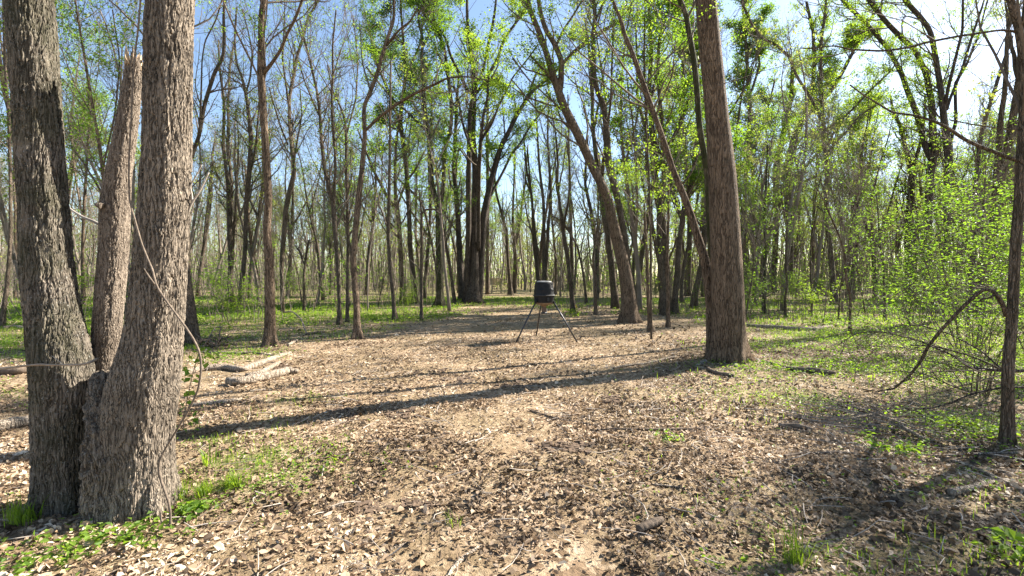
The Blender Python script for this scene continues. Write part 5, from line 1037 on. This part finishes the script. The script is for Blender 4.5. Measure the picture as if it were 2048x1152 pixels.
V = vs[:, None, :3] + (ico[None] * rng.uniform(.6, 1.4, (n, 8, 1)) + rng.normal(0, .15, (n, 8, 3))) * vs[:, 3, None, None] * np.array([1.2, 1.2, .8]); q = (np.arange(n)[:, None, None] * 8 + cf[None]).reshape(-1, 4)
tag(link('earth_clods', mk_mesh('earth_clods', V.reshape(-1, 3), q, plain('dark_soil', (.12, .085, .06), .95, var=.4, scale=40, spec=.1), smooth=False)), kind='stuff', label='small dark clods of rooted-up earth dotted over the clearing', cat='soil')

# ------------------------------------------------------------------ the tripod feeder
M['plastic'] = plain('black_plastic', (.010, .010, .011), .6, var=.35, scale=14, spec=.25)
M['dusty'] = plain('dusty_black_plastic', (.02, .019, .018), .62, var=.5, scale=18)
M['lidgrey'] = plain('faded_lid_plastic', (.22, .215, .205), .6, var=.25, scale=10)
M['tan'] = plain('mud_stained_plastic', (.17, .115, .07), .8, var=.45, scale=16)
M['steel'] = plain('dark_painted_steel', (.045, .045, .05), .4, .5, var=.3, scale=30)
M['housing'] = plain('brown_motor_housing', (.13, .085, .06), .7, var=.3, scale=24)
M['galv'] = plain('pale_metal_edge', (.5, .49, .46), .5, .4, var=.15, scale=30)
FD = 15.9 * KD; U = FD / F
fx = (1088 - 1024) / F * FD
feeder = empty('deer_feeder', (fx, FD, float(height(fx, FD)))); tag(feeder, 'black barrel game feeder on a three-legged metal stand in the clearing', 'feeder')
FZ = np.array(feeder.location)
def zz(py): return P(1088, py, FD)[2] - FZ[2]
def sq_lathe(rows, S=48, p=3.2, recess=None):
    """rows (radius, z): rounded-square revolve; recess(th, i) scales the radius"""
    th = np.arange(S) * 2 * np.pi / S; V = []
    rot = .35
    for i, (r, z) in enumerate(rows):
        k = (np.abs(np.cos(th - rot)) ** p + np.abs(np.sin(th - rot)) ** p) ** (-1 / p)
        rr = r * (1 + (k - 1) * .55)
        if recess is not None: rr = rr * recess(th, i, z)
        V.append(np.stack([rr * np.cos(th), rr * np.sin(th), np.full(S, z)], 1))
    K = len(rows); V = np.vstack(V); s = np.arange(S); q = np.concatenate([np.stack([k * S + s, k * S + (s + 1) % S, (k + 1) * S + (s + 1) % S, (k + 1) * S + s], 1) for k in range(K - 1)])
    return V, q
def sub(rows, f=6):
    rows = np.array(rows, float); t = np.linspace(0, len(rows) - 1, (len(rows) - 1) * f + 1); i = np.arange(len(rows)); return np.stack([np.interp(t, i, rows[:, 0]), np.interp(t, i, rows[:, 1])], 1)
def recess(th, i, z):
    m = np.ones_like(th)
    for k in range(4):
        c = .35 + np.pi / 4 + k * np.pi / 2 + .0
        dd = np.abs((th - c + np.pi) % (2 * np.pi) - np.pi)
        if zz(579) > z > zz(588.0) + 0 or z > zz(579) and z < zz(567.5): m = np.where(dd < .26, .86 if z > zz(579) else .97, m)
    return m
link('hopper_top', mk_mesh('hopper_top', *sq_lathe(sub([(.0, zz(563.5)), (13.5 * U, zz(563.8)), (16.6 * U, zz(565.2)), (17.4 * U, zz(568)), (18.8 * U, zz(579)), (19.6 * U, zz(589)), (20 * U, zz(590))], 6), recess=recess), M['plastic']), feeder)
lid = link('lid', mk_mesh('lid', *sq_lathe([(0, zz(561.6)), (10 * U, zz(561.7)), (13.6 * U, zz(562.6)), (14.4 * U, zz(563.2)), (14.4 * U, zz(565)), (12 * U, zz(565.2))]), M['lidgrey']), feeder)
link('rim', mk_mesh('rim', *sq_lathe([(19 * U, zz(589.2)), (21.4 * U, zz(589.6)), (21.8 * U, zz(590.6)), (21.3 * U, zz(591.8)), (18.5 * U, zz(592))]), M['dusty']), feeder)
link('hopper_base', mk_mesh('hopper_base', *sq_lathe(sub([(19.6 * U, zz(591.8)), (19.2 * U, zz(597)), (18.3 * U, zz(605))], 4)), M['plastic']), feeder)
link('funnel', mk_mesh('funnel', *sq_lathe([(18.2 * U, zz(604.8)), (17 * U, zz(608.4)), (10 * U, zz(609.6)), (5 * U, zz(612)), (4.4 * U, zz(613))], 36, 2.2), M['tan']), feeder)
def box(name, c, s, m, parent, bev=.004, rz=0, rot=None):
    import bmesh
    bm = bmesh.new(); bmesh.ops.create_cube(bm, size=1); bmesh.ops.scale(bm, vec=s, verts=bm.verts)
    if bev: bmesh.ops.bevel(bm, geom=bm.edges[:], offset=bev, segments=2, affect='EDGES')
    if rz: bmesh.ops.rotate(bm, cent=(0, 0, 0), matrix=__import__('mathutils').Matrix.Rotation(rz, 3, 'Z'), verts=bm.verts)
    bmesh.ops.translate(bm, vec=c, verts=bm.verts); me = bpy.data.meshes.new(name); bm.to_mesh(me); bm.free(); me.materials.append(m)
    return link(name, me, parent)
box('motor_box', (0, 0, (zz(613) + zz(624.5)) / 2), (7.4 * U, 7.4 * U, zz(613) - zz(624.5)), M['housing'], feeder, .006, .2)
box('side_plate', (5.4 * U, -.6 * U, (zz(616.5) + zz(626)) / 2), (1.5 * U, 3 * U, zz(616.5) - zz(626)), M['galv'], feeder, .002, .2)
V, q = tubes(np.array([[[0, 0, zz(624)], [0, 0, zz(626.5)], [0, 0, zz(627)]]]), np.array([[5.5 * U, 6 * U, 5.6 * U]]), 20); link('spinner_plate', mk_mesh('spinner_plate', V, q, M['steel']), feeder)
legs = [((1072, 603), (1031, 686), -.25), ((1106.5, 603), (1155, 684), -.12), ((1083, 603), (1072.5, 671), .3)]
for (tp, ft_, dy) in legs:
    g = G(*ft_); a = P(tp[0], tp[1], FD + dy * .8); a = a + (a - g) * .06
    pts = np.array([a, a * .5 + g * .5, g + np.array([0, 0, -.02])]) - FZ
    V, q = tubes(pts[None], np.full((1, 3), 1.55 * U), 14); lg = link('leg', mk_mesh('leg', V, q, M['steel']), feeder)
    # socket bracket on the barrel and a foot
    tdir = nrm(pts[-1] - pts[0]); b0 = pts[0] - tdir * .02
    V, q = tubes(np.array([[b0, b0 + tdir * .07, b0 + tdir * .14]]), np.full((1, 3), 2.3 * U), 12); link('leg_socket', mk_mesh('leg_socket', V, q, M['plastic']), lg)
for th in (.35, .35 + 1.57, .35 + 3.14, .35 - 1.57, -1.2):
    r = 19.4 * U; box('latch', (r * math.cos(th), r * math.sin(th), zz(598)), (.035, .05, .10), M['dusty'], feeder, .004, th)

# ------------------------------------------------------------------ the wooden stand far down the path
M['lumber'] = plain('fresh_lumber', (.50, .38, .23), .8, var=.2, scale=5)
M['lumber_old'] = plain('grey_lumber', (.30, .25, .20), .85, var=.25, scale=5)
SD = 62. * KD; sx = (993 - 1024) / F * SD
st = empty('hunting_stand', (sx, SD, float(height(sx, SD)))); tag(st, 'small raised wooden platform with slatted railings far down the path', 'hunting stand')
sz = np.array(st.location)
def z_(py): return P(993, py, SD)[2] - sz[2]
W2 = 9 / F * SD; zt, zd = z_(556.5), z_(569)
box('platform', (0, 0, zd), (2 * W2 + .1, 1.1, .08), M['lumber'], st, .005)
for x in (-W2, W2):
    for y in (-.5, .5): box('leg', (x, y, (zt + -.2) / 2), (.09, .09, zt + .2), M['lumber_old'], st, .004)
for y in (-.56, .56): box('rail', (0, y, zt - .03), (2 * W2 + .14, .05, .1), M['lumber'], st, .004)
for x in (-W2 - .06, W2 + .06): box('rail', (x, 0, zt - .03), (.04, 1.05, .1), M['lumber'], st, .004)
for y in (-.53, .53):
    for k in range(6): box('slat', (-W2 + .12 + k * (2 * W2 - .24) / 5, y * 1.07, (zt + zd) / 2 - .03), (.07, .03, zt - zd - .02), M['lumber'], st, .003)
for k in range(3): box('rung', (-W2 + .25, -.62 - .12 * (3 - k), zd * (k + .6) / 3.4), (.42, .05, .05), M['lumber_old'], st, .003)
box('brace', (0, -.52, zd * .5), (2 * W2, .03, .08), M['lumber_old'], st, .003)
